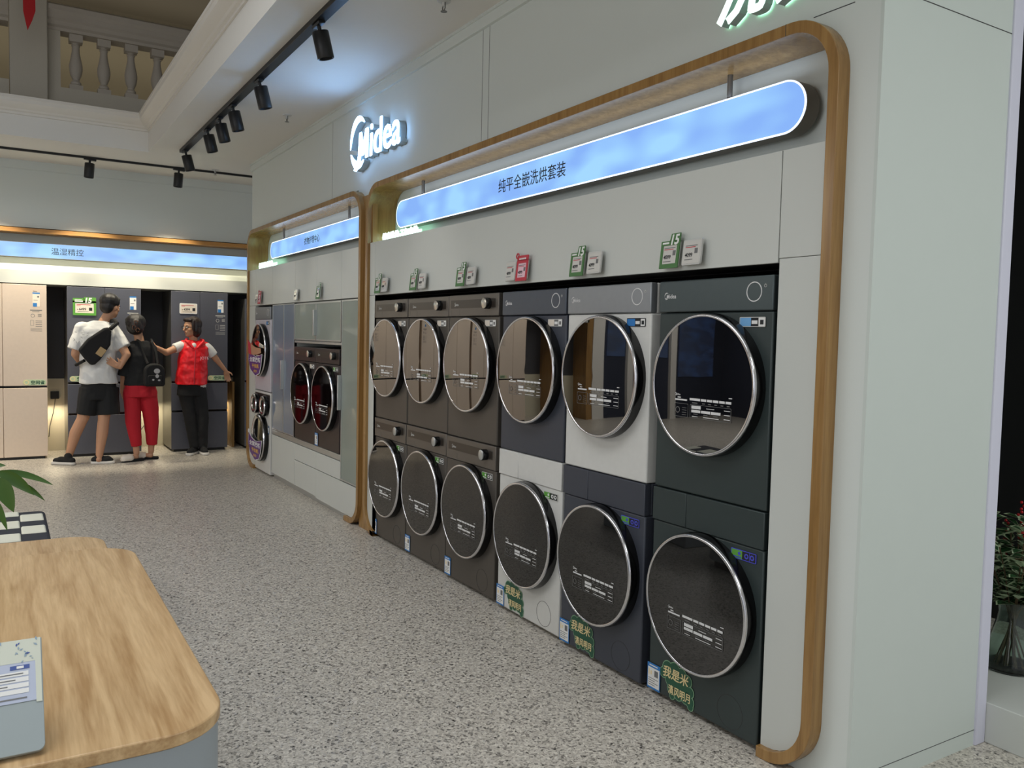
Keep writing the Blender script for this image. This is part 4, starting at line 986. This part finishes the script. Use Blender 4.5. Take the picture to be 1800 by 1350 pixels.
def leafmesh(g, base, tip, wd, droop):
    b_, t_ = Vector(base), Vector(tip); d = t_ - b_; s = d.cross(Vector((0.8, -0.45, 0.45))).normalized(); N = 10; vs = []; fs = []
    for k in range(N + 1):
        f = k / N; c = b_ + d * f + Vector((0, 0, droop * 4 * f * (1 - f))); ww = wd * math.sin(math.pi * min(1, f ** 0.8)) ** 0.8
        vs += [c + s * ww + Vector((0.3 * ww, 0, 0)), c, c - s * ww + Vector((0.3 * ww, 0, 0))]
    for k in range(N): fs += [(3 * k, 3 * k + 1, 3 * k + 4, 3 * k + 3), (3 * k + 1, 3 * k + 2, 3 * k + 5, 3 * k + 4)]
    g.add(vs, fs)
LEAVES = [((0.26, 0.30, 0.254), (0.27, 0.457, 0.198), 0.011, 0.012), ((0.27, 0.295, 0.257), (0.28, 0.40, 0.171), 0.019, 0.010), ((0.27, 0.29, 0.237), (0.29, 0.341, 0.121), 0.028, 0.012), ((0.26, 0.27, 0.17), (0.28, 0.323, 0.059), 0.014, 0.02),
          ((0.255, 0.33, 0.22), (0.26, 0.432, 0.145), 0.010, 0.012), ((0.26, 0.25, 0.26), (0.26, 0.321, 0.272), 0.012, 0.008), ((0.10, 0.22, 0.24), (0.02, 0.12, 0.32), 0.03, 0.01), ((0.12, 0.2, 0.24), (0.28, 0.12, 0.22), 0.035, 0.01), ((0.10, 0.20, 0.26), (0.06, 0.30, 0.36), 0.03, 0.01)]
for (bs, tp, wd, dr) in LEAVES:
    gg = G(); leafmesh(gg, bs, tp, wd, dr); gg.build('leaf', 'leaf', pl, angle=80, loc=(0, 0, 0.2))

# ------------------------------------------------------------------ people
def ell(c, r, yaw=0.0, n=14, pitch=0.0):
    g = G().sphere((0, 0, 0), r, 0, n, 10); m_ = Matrix.Translation(c) @ Matrix.Rotation(yaw, 4, 'Z') @ Matrix.Rotation(pitch, 4, 'Y')
    return [tuple(m_ @ Vector(v)) for v in g.v], g.f


def cap(p0, r0, p1, r1, n=14, flat=False):
    P0, P1 = Vector(p0), Vector(p1); d = (P1 - P0).normalized(); a = d.cross(Vector((0, 0, 1)) if abs(d.z) < 0.9 else Vector((0, 1, 0))).normalized(); b = d.cross(a)
    rings = []
    if flat: rings = [(P0, r0), (P1, r1)]
    else:
        for k in range(1, 5): t_ = math.pi / 2 * k / 4; rings.append((P0 - d * r0 * math.cos(t_), r0 * math.sin(t_)))
        for k in range(4, 0, -1): t_ = math.pi / 2 * k / 4; rings.append((P1 + d * r1 * math.cos(t_), r1 * math.sin(t_)))
    vs = []; fs = []
    for (c, r) in rings:
        for i in range(n): t_ = 2 * math.pi * i / n; vs.append(tuple(c + a * r * math.cos(t_) + b * r * math.sin(t_)))
    for k in range(len(rings) - 1):
        for i in range(n): j = (i + 1) % n; fs.append((k * n + i, k * n + j, (k + 1) * n + j, (k + 1) * n + i))
    fs += [tuple(range(n - 1, -1, -1)), tuple((len(rings) - 1) * n + i for i in range(n))]
    return vs, fs


def loft(rings, n=28, yaw=0.0):      # rings: (cx, cy, z, rx, ry)
    vs = []; fs = []
    for (cx, cy, z, rx, ry) in rings:
        for i in range(n):
            t_ = 2 * math.pi * i / n; c, s = math.cos(t_), math.sin(t_)
            u = rx * math.copysign(abs(c) ** 0.85, c); v = ry * math.copysign(abs(s) ** 0.85, s)
            vs.append((cx + u * math.cos(yaw) - v * math.sin(yaw), cy + u * math.sin(yaw) + v * math.cos(yaw), z))
    for k in range(len(rings) - 1):
        for i in range(n): j = (i + 1) % n; fs.append((k * n + i, k * n + j, (k + 1) * n + j, (k + 1) * n + i))
    fs += [tuple(range(n - 1, -1, -1)), tuple((len(rings) - 1) * n + i for i in range(n))]
    return vs, fs


def blob(name, prims, mt, parent, voxel=0.007, smooth=4, wob=0.0):
    org = parent.matrix_basis.translation if parent else Vector((0, 0, 0))
    if parent and parent.type != 'EMPTY': org = parent.parent.matrix_basis.translation
    g = G()
    for (vs, fs) in prims: g.add([(v[0] - org[0], v[1] - org[1], v[2] - org[2]) for v in vs], fs)
    o = g.build(name, mt)
    r_ = o.modifiers.new('r', 'REMESH'); r_.mode = 'VOXEL'; r_.voxel_size = voxel
    if wob:
        tx = bpy.data.textures.new('folds', 'CLOUDS'); tx.noise_scale = 0.11; d_ = o.modifiers.new('d', 'DISPLACE'); d_.texture = tx; d_.strength = wob; d_.mid_level = 0.5
    s_ = o.modifiers.new('s', 'SMOOTH'); s_.factor = 0.5; s_.iterations = smooth
    bpy.context.view_layer.update()
    me = bpy.data.meshes.new_from_object(o.evaluated_get(bpy.context.evaluated_depsgraph_get()))
    o.modifiers.clear(); o.data = me; me.name = name
    if not me.materials: me.materials.append(M[mt] if isinstance(mt, str) else mt)
    for p in me.polygons: p.use_smooth = True; p.material_index = 0
    if parent: o.parent = parent
    return o


def hand(wr, d, side, curl=0.5, s=1.0):
    """wr wrist, d pointing direction, side towards the thumb"""
    W_, D, S = Vector(wr), Vector(d).normalized(), Vector(side).normalized(); S = (S - D * S.dot(D)).normalized(); N_ = D.cross(S)
    pr = [cap(W_, 0.022 * s, W_ + D * 0.035 * s, 0.026 * s), cap(W_ + D * 0.02 * s - S * 0.018 * s, 0.016 * s, W_ + D * 0.07 * s - S * 0.025 * s, 0.013 * s), cap(W_ + D * 0.02 * s + S * 0.018 * s, 0.016 * s, W_ + D * 0.078 * s + S * 0.024 * s, 0.013 * s), cap(W_ + D * 0.03 * s, 0.018 * s, W_ + D * 0.076 * s, 0.014 * s)]
    for k, L_ in enumerate((0.068, 0.080, 0.075, 0.058)):
        off = (0.030 - 0.020 * k) * s; a = W_ + D * 0.078 * s + S * off; fan = S * (0.10 - 0.07 * k)
        c1 = curl * 0.6; m_ = a + (D * math.cos(c1) + N_ * math.sin(c1) + fan).normalized() * L_ * 0.52 * s
        c2 = curl * 1.5; e_ = m_ + (D * math.cos(c2) + N_ * math.sin(c2) + fan).normalized() * L_ * 0.5 * s
        pr += [cap(a, 0.0092 * s, m_, 0.0086 * s, 10), cap(m_, 0.0086 * s, e_, 0.0070 * s, 10)]
    a = W_ + D * 0.022 * s + S * 0.026 * s; m_ = a + (D * 0.55 + S * 0.8 + N_ * 0.2).normalized() * 0.038 * s; e_ = m_ + (D * 0.85 + S * 0.35 + N_ * 0.3).normalized() * 0.030 * s
    return pr + [cap(a, 0.012 * s, m_, 0.0105 * s, 10), cap(m_, 0.0105 * s, e_, 0.008 * s, 10)]


def head(c, yaw, s=1.0, tilt=0.0):
    m_ = Matrix.Translation(c) @ Matrix.Rotation(yaw, 4, 'Z') @ Matrix.Rotation(tilt, 4, 'Y')
    P_ = lambda x, y, z: tuple(m_ @ Vector((x * s, y * s, z * s)))
    E_ = lambda x, y, z, a, b, d: ell(P_(x, y, z), (a * s, b * s, d * s), yaw, pitch=tilt)
    pr = [E_(0, 0, 0.02, 0.098, 0.078, 0.104), E_(0.03, 0, -0.05, 0.066, 0.058, 0.062), E_(0.066, 0, -0.088, 0.024, 0.030, 0.022), E_(0.078, 0, 0.028, 0.022, 0.052, 0.014), E_(0.055, 0.035, -0.022, 0.034, 0.026, 0.028), E_(0.055, -0.035, -0.022, 0.034, 0.026, 0.028),
          cap(P_(0.092, 0, 0.015), 0.009 * s, P_(0.116, 0, -0.024), 0.013 * s), E_(0.092, 0, -0.052, 0.012, 0.024, 0.010), E_(0.0, 0.079, -0.005, 0.018, 0.010, 0.031), E_(0.0, -0.079, -0.005, 0.018, 0.010, 0.031)]
    return pr, P_, E_


def face_parts(body, P_, E_, s=1.0, yaw=0.0):
    blob('mouth', [E_(0.100, 0, -0.052, 0.006, 0.022, 0.006)], 'lips', body, 0.003, 1)
    for sg in (-1, 1):
        e = blob('eye', [E_(0.088, 0.031 * sg, 0.006, 0.011, 0.014, 0.008)], 'paper', body, 0.003, 1)
        blob('iris', [E_(0.096, 0.031 * sg, 0.006, 0.005, 0.006, 0.006)], 'black_ink', e, 0.002, 1) if False else None
        blob('eyebrow', [E_(0.094, 0.033 * sg, 0.028, 0.006, 0.020, 0.004)], 'hair', body, 0.003, 1)


def shoe(parent, heel, toe, w=0.045, up=0.07, mt='blackcloth', ankle=None, sandal=False):
    H, T_ = Vector(heel), Vector(toe); d = (T_ - H).normalized()
    if not sandal:
        pr = [cap(H + Vector((0, 0, 0.045)), 0.036, H + d * 0.13 + Vector((0, 0, 0.045)), 0.042), cap(H + d * 0.12 + Vector((0, 0, 0.042)), 0.042, T_ - d * 0.04 + Vector((0, 0, 0.036)), 0.034), cap(H + d * 0.03 + Vector((0, 0, 0.05)), 0.038, H + d * 0.045 + Vector((0, 0, up + 0.02)), 0.040)]
        s_ = blob('shoe', pr, mt, parent, 0.006, 3)
    else:
        s_ = blob('sandal', [cap(H + d * 0.13 + Vector((0, 0, 0.040)), 0.050, H + d * 0.18 + Vector((0, 0, 0.036)), 0.048)], mt, parent, 0.006, 2)
    g = [cap(H + Vector((0, 0, 0.012)), 0.040, T_ - d * 0.035 + Vector((0, 0, 0.012)), 0.046)]
    vs, fs = g[0]; vs = [(v[0], v[1], min(max(v[2], 0.001), 0.030 if sandal else 0.032)) for v in vs]
    blob('sole', [(vs, fs)], 'blackcloth' if sandal else 'sole', s_, 0.005, 1)
    return s_


# --- man in a white T-shirt, seen from behind
p = thing('person', 'person in white T-shirt and black shorts, seen from behind with a black sling bag', 'person', (-10.05, -1.57, 0))
hy = 2.35      # yaw of the face: away from the camera and to the right
hd, P_, E_ = head((-10.09, -1.297, 1.705), 2.25, 1.0, 0.15)
LH_, RH_ = (-10.17, -1.575, 1.07), (-9.905, -1.225, 1.055)
pr = hd + [cap((-10.075, -1.375, 1.50), 0.064, (-10.09, -1.315, 1.62), 0.056),
    loft([(-10.06, -1.42, 0.84, 0.10, 0.155), (-10.055, -1.43, 1.0, 0.095, 0.145), (-10.05, -1.435, 1.2, 0.105, 0.16), (-10.05, -1.43, 1.38, 0.11, 0.18), (-10.06, -1.415, 1.48, 0.085, 0.165), (-10.07, -1.40, 1.54, 0.05, 0.08)]),
    cap((-10.05, -1.585, 1.455), 0.058, (-10.03, -1.645, 1.19), 0.042), cap((-10.03, -1.645, 1.19), 0.042, LH_, 0.026),
    cap((-10.05, -1.275, 1.45), 0.058, (-9.945, -1.155, 1.19), 0.044), cap((-9.945, -1.155, 1.19), 0.042, RH_, 0.026),
    cap((-10.05, -1.50, 0.84), 0.078, (-10.05, -1.575, 0.50), 0.062), cap((-10.05, -1.575, 0.50), 0.058, (-10.07, -1.645, 0.34), 0.060), cap((-10.07, -1.645, 0.34), 0.060, (-10.08, -1.712, 0.09), 0.036),
    cap((-10.05, -1.34, 0.84), 0.080, (-10.01, -1.375, 0.50), 0.062), cap((-10.01, -1.375, 0.50), 0.058, (-10.0, -1.392, 0.34), 0.060), cap((-10.0, -1.392, 0.34), 0.060, (-9.98, -1.425, 0.09), 0.036),
    cap((-10.09, -1.72, 0.05), 0.032, (-10.16, -1.76, 0.04), 0.030), cap((-9.97, -1.43, 0.05), 0.032, (-10.0, -1.36, 0.04), 0.030)]
pr += hand(LH_, (-0.5, 0.7, 0.0), (0, 0, 1), 0.7) + hand(RH_, (0.02, -0.80, 0.50), (0.3, 0.5, 0.8), 0.3)
bd = blob('body', pr, 'skin', p, 0.0065, 3); face_parts(bd, P_, E_)
blob('hair', [E_(-0.020, 0, 0.060, 0.108, 0.102, 0.094), E_(-0.050, 0, 0.005, 0.066, 0.084, 0.088), E_(0.05, 0, 0.095, 0.05, 0.06, 0.03)], 'hair', bd, 0.006, 3)
blob('t_shirt', [loft([(-10.05, -1.422, 0.872, 0.135, 0.192), (-10.05, -1.425, 1.0, 0.125, 0.178), (-10.05, -1.43, 1.2, 0.13, 0.182), (-10.05, -1.43, 1.38, 0.135, 0.200), (-10.055, -1.425, 1.46, 0.115, 0.195), (-10.065, -1.41, 1.53, 0.075, 0.12), (-10.07, -1.40, 1.55, 0.06, 0.075)]),
    cap((-10.05, -1.575, 1.455), 0.078, (-10.04, -1.650, 1.235), 0.076, flat=True), cap((-10.05, -1.575, 1.46), 0.078, (-10.05, -1.50, 1.46), 0.07), cap((-10.05, -1.285, 1.455), 0.078, (-9.985, -1.175, 1.265), 0.078, flat=True), cap((-10.05, -1.285, 1.455), 0.078, (-10.05, -1.36, 1.46), 0.07)], 'tee', p, 0.0075, 4, 0.02)
g = G(); random.seed(5)
for k in range(16):
    y0, z0 = random.uniform(-0.10, 0.03), random.uniform(1.30, 1.43); xb = 0.137 + 0.003 * math.sin(k)
    g.tube([(xb - 0.08 * max(0, z0 - 1.36), y0 + 0.14 * 0 + 0.012 * i * math.cos(k * 1.7), z0 + 0.012 * i * math.sin(k * 1.7)) for i in range(3)], 0.0016, 5)
g.build('shirt_print', 'grey_ink', [o for o in p.children if o.name.startswith('t_shirt')][0])
blob('shorts', [loft([(-10.05, -1.42, 0.70, 0.125, 0.18), (-10.05, -1.42, 0.90, 0.118, 0.170)]), cap((-10.05, -1.50, 0.82), 0.115, (-10.05, -1.545, 0.535), 0.098, flat=True), cap((-10.05, -1.335, 0.82), 0.118, (-10.02, -1.325, 0.53), 0.115, flat=True)], 'blackcloth', p, 0.0075, 3, 0.015)
shoe(p, (-10.02, -1.685, 0), (-10.16, -1.86, 0)); shoe(p, (-10.0, -1.47, 0), (-9.96, -1.28, 0))
RZ = Matrix.Rotation(math.pi / 2, 4, 'Z')
bag = tag(G().prism([(-0.19, -0.04), (-0.10, 0.08), (0.06, 0.20), (0.11, 0.21), (0.13, 0.16), (0.12, 0.02), (0.02, -0.14), (-0.03, -0.19), (-0.07, -0.20), (-0.13, -0.13)], -0.045, 0.04).build('sling_bag', 'bag', bevel=0.022, seg=4, loc=(-9.885, -1.44, 1.275), tf=RZ), 'black sling bag worn across the back of the white T-shirt', 'bag')
G().prism(rrect(-0.035, 0.035, -0.045, 0.045, 0.006), -0.052, -0.045).build('leather_patch', 'leather', bag, tf=RZ @ Matrix.Translation((0.025, 0, -0.055)) @ Matrix.Rotation(math.radians(35), 4, 'Y'))
G().tube([(0.02, 0.12, 0.19), (-0.02, 0.19, 0.255), (-0.10, 0.17, 0.285), (-0.2, 0.13, 0.27)], 0.022, 8).tube([(-0.01, -0.13, -0.15), (-0.10, -0.20, -0.20), (-0.2, -0.19, -0.2)], 0.018, 8).build('strap', 'bag', bag)

# --- woman in black top and red trousers, seen from behind
p = thing('person', 'person in black top and crimson cropped trousers, seen from behind with a small backpack', 'person', (-10.08, -1.0, 0))
hd, P_, E_ = head((-10.10, -1.04, 1.50), 2.9, 0.93, 0.1)
LH_, RH_ = (-10.15, -1.175, 0.80), (-10.28, -0.93, 0.98)
pr = hd + [cap((-10.085, -1.0, 1.30), 0.052, (-10.095, -1.02, 1.42), 0.048),
    loft([(-10.08, -1.0, 0.80, 0.11, 0.155), (-10.08, -1.0, 0.95, 0.09, 0.125), (-10.08, -1.0, 1.15, 0.095, 0.13), (-10.08, -0.995, 1.26, 0.08, 0.13), (-10.08, -0.995, 1.33, 0.05, 0.07)]),
    cap((-10.08, -1.115, 1.25), 0.048, (-10.08, -1.165, 1.03), 0.038), cap((-10.08, -1.165, 1.03), 0.036, LH_, 0.023), cap((-10.08, -0.885, 1.25), 0.048, (-10.12, -0.86, 1.05), 0.038), cap((-10.12, -0.86, 1.05), 0.036, RH_, 0.023),
    cap((-10.08, -1.085, 0.80), 0.07, (-10.06, -1.07, 0.45), 0.05), cap((-10.06, -1.07, 0.45), 0.05, (-10.05, -1.045, 0.09), 0.032),
    cap((-10.08, -0.91, 0.80), 0.07, (-10.09, -0.875, 0.45), 0.05), cap((-10.09, -0.875, 0.45), 0.05, (-10.12, -0.885, 0.09), 0.032),
    cap((-10.05, -1.05, 0.045), 0.030, (-10.02, -1.15, 0.042), 0.026), cap((-10.12, -0.89, 0.045), 0.030, (-10.15, -0.95, 0.042), 0.026)]
pr += hand(LH_, (-0.1, 0.0, -1), (-1, 0, 0), 0.4, 0.93) + hand(RH_, (-0.8, 0.1, -0.2), (0, -0.3, 1), 0.5, 0.93)
bd = blob('body', pr, 'skin', p, 0.0065, 3); face_parts(bd, P_, E_)
hr = blob('hair', [E_(-0.02, 0, 0.045, 0.122, 0.116, 0.108), E_(-0.06, 0, -0.015, 0.07, 0.10, 0.095), E_(-0.105, -0.01, 0.0, 0.055, 0.065, 0.09), E_(0.03, 0.02, 0.075, 0.085, 0.105, 0.055)], 'hair', bd, 0.006, 3)
g = G()
for (a, b, c) in ((0.02, 0.0, 0.03), (0.0, 0.0, -0.03), (0.04, 0.0, -0.06)):
    q = Vector(P_(-0.162, -a, c)) - Vector((-10.08, -1.0, 0)); g.tube([q + Vector((0.0, 0.018 * math.cos(t_ * 0.7), 0.022 * math.sin(t_ * 0.7))) for t_ in range(9)], 0.005, 6)
g.build('hair_clip', mat('tortoiseshell', (96, 60, 40), 0.3), hr)
blob('top', [loft([(-10.08, -1.0, 0.845, 0.125, 0.168), (-10.08, -1.0, 1.0, 0.118, 0.148), (-10.08, -1.0, 1.18, 0.118, 0.150), (-10.08, -0.998, 1.27, 0.095, 0.145), (-10.083, -0.995, 1.34, 0.06, 0.085)]),
    cap((-10.08, -1.11, 1.255), 0.064, (-10.085, -1.165, 0.95), 0.070, flat=True), cap((-10.08, -1.11, 1.255), 0.064, (-10.08, -1.05, 1.26), 0.06), cap((-10.08, -0.885, 1.255), 0.062, (-10.12, -0.865, 1.02), 0.062, flat=True), cap((-10.08, -0.885, 1.255), 0.062, (-10.08, -0.95, 1.26), 0.06)], 'blackcloth', p, 0.0075, 4, 0.02)
blob('trousers', [loft([(-10.08, -1.0, 0.72, 0.13, 0.170), (-10.08, -1.0, 0.87, 0.118, 0.155)]), cap((-10.08, -1.085, 0.76), 0.095, (-10.055, -1.08, 0.45), 0.080), cap((-10.055, -1.08, 0.45), 0.080, (-10.05, -1.042, 0.165), 0.056, flat=True), cap((-10.08, -0.92, 0.76), 0.098, (-10.09, -0.885, 0.45), 0.082), cap((-10.09, -0.885, 0.45), 0.082, (-10.11, -0.878, 0.17), 0.056, flat=True)], 'redpants', p, 0.0075, 3, 0.015)
shoe(p, (-10.06, -1.00, 0), (-9.99, -1.20, 0), mt='cream', sandal=True); shoe(p, (-10.13, -0.84, 0), (-10.17, -1.02, 0), mt='cream', sandal=True)
bp = tag(G().prism(rrect(-0.105, 0.105, -0.125, 0.125, (0.03, 0.03, 0.09, 0.09)), -0.06, 0.06).build('backpack', 'bag', bevel=0.02, seg=4, loc=(-9.875, -0.885, 0.97), tf=RZ), 'small black backpack with a pale grey print hanging on the black top', 'backpack')
G().prism(rrect(-0.075, 0.075, -0.105, 0.0, 0.02), -0.072, -0.05).build('front_pocket', 'bag', bp, bevel=0.008, tf=RZ)
G().prism(circ(0.02, 0.045, 0.032, 0.028, 16), -0.0625, -0.058).prism(circ(0.02, -0.01, 0.018, 0.022, 12), -0.0745, -0.070).prism(circ(-0.02, -0.05, 0.012, 0.010, 12), -0.0745, -0.070).prism(circ(0.04, -0.055, 0.013, 0.010, 12), -0.0745, -0.070).build('print', 'eink_dim', bp, smooth=False, tf=RZ)
G().tube([(-0.03, -0.06, 0.12), (-0.10, -0.10, 0.24), (-0.12, -0.13, 0.36), (-0.2, -0.15, 0.385)], 0.014, 8).tube([(-0.03, 0.04, 0.12), (-0.085, 0.03, 0.25), (-0.12, -0.0, 0.35), (-0.2, 0.0, 0.385)], 0.014, 8).build('strap', 'bag', bp)

# --- shop assistant in a red vest, facing the camera
p = thing('person', 'person in red vest and black trousers leaning at the slate refrigerator, one arm stretched out', 'person', (-10.38, -0.36, 0))
hd, P_, E_ = head((-10.36, -0.400, 1.50), -1.15, 0.95, 0.05)
LH_, RH_ = (-10.27, -0.805, 1.265), (-10.44, 0.005, 0.985)
pr = hd + [cap((-10.385, -0.375, 1.31), 0.050, (-10.37, -0.39, 1.42), 0.046),
    loft([(-10.39, -0.40, 0.78, 0.09, 0.130), (-10.39, -0.39, 0.95, 0.09, 0.125), (-10.39, -0.38, 1.15, 0.095, 0.135), (-10.39, -0.37, 1.27, 0.08, 0.14), (-10.39, -0.37, 1.345, 0.05, 0.07)]),
    cap((-10.38, -0.515, 1.285), 0.045, (-10.32, -0.69, 1.205), 0.038), cap((-10.32, -0.69, 1.205), 0.036, LH_, 0.023), cap((-10.38, -0.225, 1.27), 0.045, (-10.40, -0.115, 1.125), 0.037), cap((-10.40, -0.115, 1.125), 0.034, RH_, 0.022),
    cap((-10.39, -0.455, 0.80), 0.068, (-10.37, -0.42, 0.45), 0.055), cap((-10.37, -0.42, 0.45), 0.052, (-10.37, -0.37, 0.09), 0.034),
    cap((-10.39, -0.335, 0.80), 0.068, (-10.37, -0.28, 0.45), 0.055), cap((-10.37, -0.28, 0.45), 0.052, (-10.38, -0.28, 0.09), 0.034), cap((-10.37, -0.37, 0.05), 0.03, (-10.30, -0.41, 0.04), 0.028), cap((-10.38, -0.28, 0.05), 0.03, (-10.29, -0.28, 0.04), 0.028)]
pr += hand(LH_, (0.1, -1, 0.1), (0.2, 0, 1), 0.6, 0.93) + hand(RH_, (-0.35, 0.25, -0.85), (0.2, 0.9, 0.2), 0.6, 0.93)
bd = blob('body', pr, 'skin', p, 0.0065, 3); face_parts(bd, P_, E_)
blob('hair', [E_(-0.028, 0, 0.045, 0.102, 0.096, 0.096), E_(-0.035, 0, -0.035, 0.078, 0.096, 0.095), E_(0.045, 0, 0.095, 0.055, 0.078, 0.030), E_(0.02, 0.078, 0.02, 0.035, 0.020, 0.08), E_(0.02, -0.078, 0.02, 0.035, 0.020, 0.08)], 'hair_brown', bd, 0.006, 3)
g = G(); o_ = Vector((-10.38, -0.36, 0))
for sg in (-1, 1):
    ring__ = [Vector(P_(0.108, 0.034 * sg + 0.024 * math.cos(t_ * math.pi / 6), 0.004 + 0.018 * math.sin(t_ * math.pi / 6))) - o_ for t_ in range(13)]; g.tube(ring__, 0.0022, 6)
    g.tube([Vector(P_(0.105, 0.058 * sg, 0.008)) - o_, Vector(P_(0.0, 0.086 * sg, 0.008)) - o_], 0.002, 6)
g.build('glasses', 'black', bd)
blob('t_shirt', [loft([(-10.39, -0.395, 0.795, 0.108, 0.160), (-10.39, -0.39, 0.95, 0.10, 0.145), (-10.39, -0.38, 1.15, 0.104, 0.146), (-10.39, -0.37, 1.27, 0.09, 0.15), (-10.39, -0.372, 1.35, 0.058, 0.075)]),
    cap((-10.38, -0.51, 1.285), 0.060, (-10.355, -0.595, 1.250), 0.060, flat=True), cap((-10.38, -0.51, 1.285), 0.058, (-10.385, -0.45, 1.28), 0.055), cap((-10.38, -0.235, 1.275), 0.060, (-10.395, -0.150, 1.175), 0.058, flat=True), cap((-10.38, -0.235, 1.275), 0.058, (-10.385, -0.29, 1.28), 0.055)], 'tee', p, 0.0075, 3, 0.012)
vs_ = blob('vest', [loft([(-10.385, -0.405, 0.83, 0.135, 0.178), (-10.385, -0.40, 0.95, 0.128, 0.172), (-10.385, -0.385, 1.12, 0.125, 0.165), (-10.385, -0.37, 1.26, 0.108, 0.168), (-10.385, -0.37, 1.325, 0.08, 0.13), (-10.385, -0.372, 1.35, 0.07, 0.10)]),
    cap((-10.38, -0.50, 1.295), 0.05, (-10.38, -0.24, 1.285), 0.055)], 'vest', p, 0.007, 3, 0.035)
g = G(); g.tube([(0.118, -0.02, 1.24), (0.135, -0.03, 1.1), (0.142, -0.04, 0.95), (0.14, -0.04, 0.84)], 0.004, 6).build('zip', 'red', vs_)
blob('collar', [cap((-10.30, -0.455, 1.33), 0.022, (-10.275, -0.405, 1.265), 0.014), cap((-10.30, -0.29, 1.33), 0.022, (-10.275, -0.355, 1.265), 0.014), cap((-10.33, -0.47, 1.345), 0.02, (-10.42, -0.45, 1.36), 0.018), cap((-10.33, -0.28, 1.345), 0.02, (-10.42, -0.29, 1.36), 0.018)], 'vest', vs_, 0.006, 2)
blob('neckline', [ell((-10.295, -0.39, 1.285), (0.022, 0.030, 0.040))], 'tee', vs_, 0.006, 2)
G().text('JOTE', 0.03, 0, 0, 0.045, off=0.0).build('chest_lettering', 'pink', vs_, smooth=False, tf=Matrix.Translation((0.118, 0.0, 1.13)) @ RZ @ Matrix.Rotation(math.radians(-4), 4, 'X'))
blob('trousers', [loft([(-10.39, -0.40, 0.70, 0.112, 0.165), (-10.39, -0.40, 0.84, 0.108, 0.155)]), cap((-10.39, -0.465, 0.74), 0.090, (-10.37, -0.42, 0.45), 0.072), cap((-10.37, -0.42, 0.45), 0.072, (-10.37, -0.37, 0.075), 0.056, flat=True), cap((-10.39, -0.32, 0.74), 0.09, (-10.37, -0.28, 0.45), 0.072), cap((-10.37, -0.28, 0.45), 0.072, (-10.375, -0.28, 0.07), 0.056, flat=True)], 'blackcloth', p, 0.0075, 3, 0.015)
shoe(p, (-10.40, -0.355, 0), (-10.22, -0.47, 0)); shoe(p, (-10.40, -0.28, 0), (-10.19, -0.275, 0))
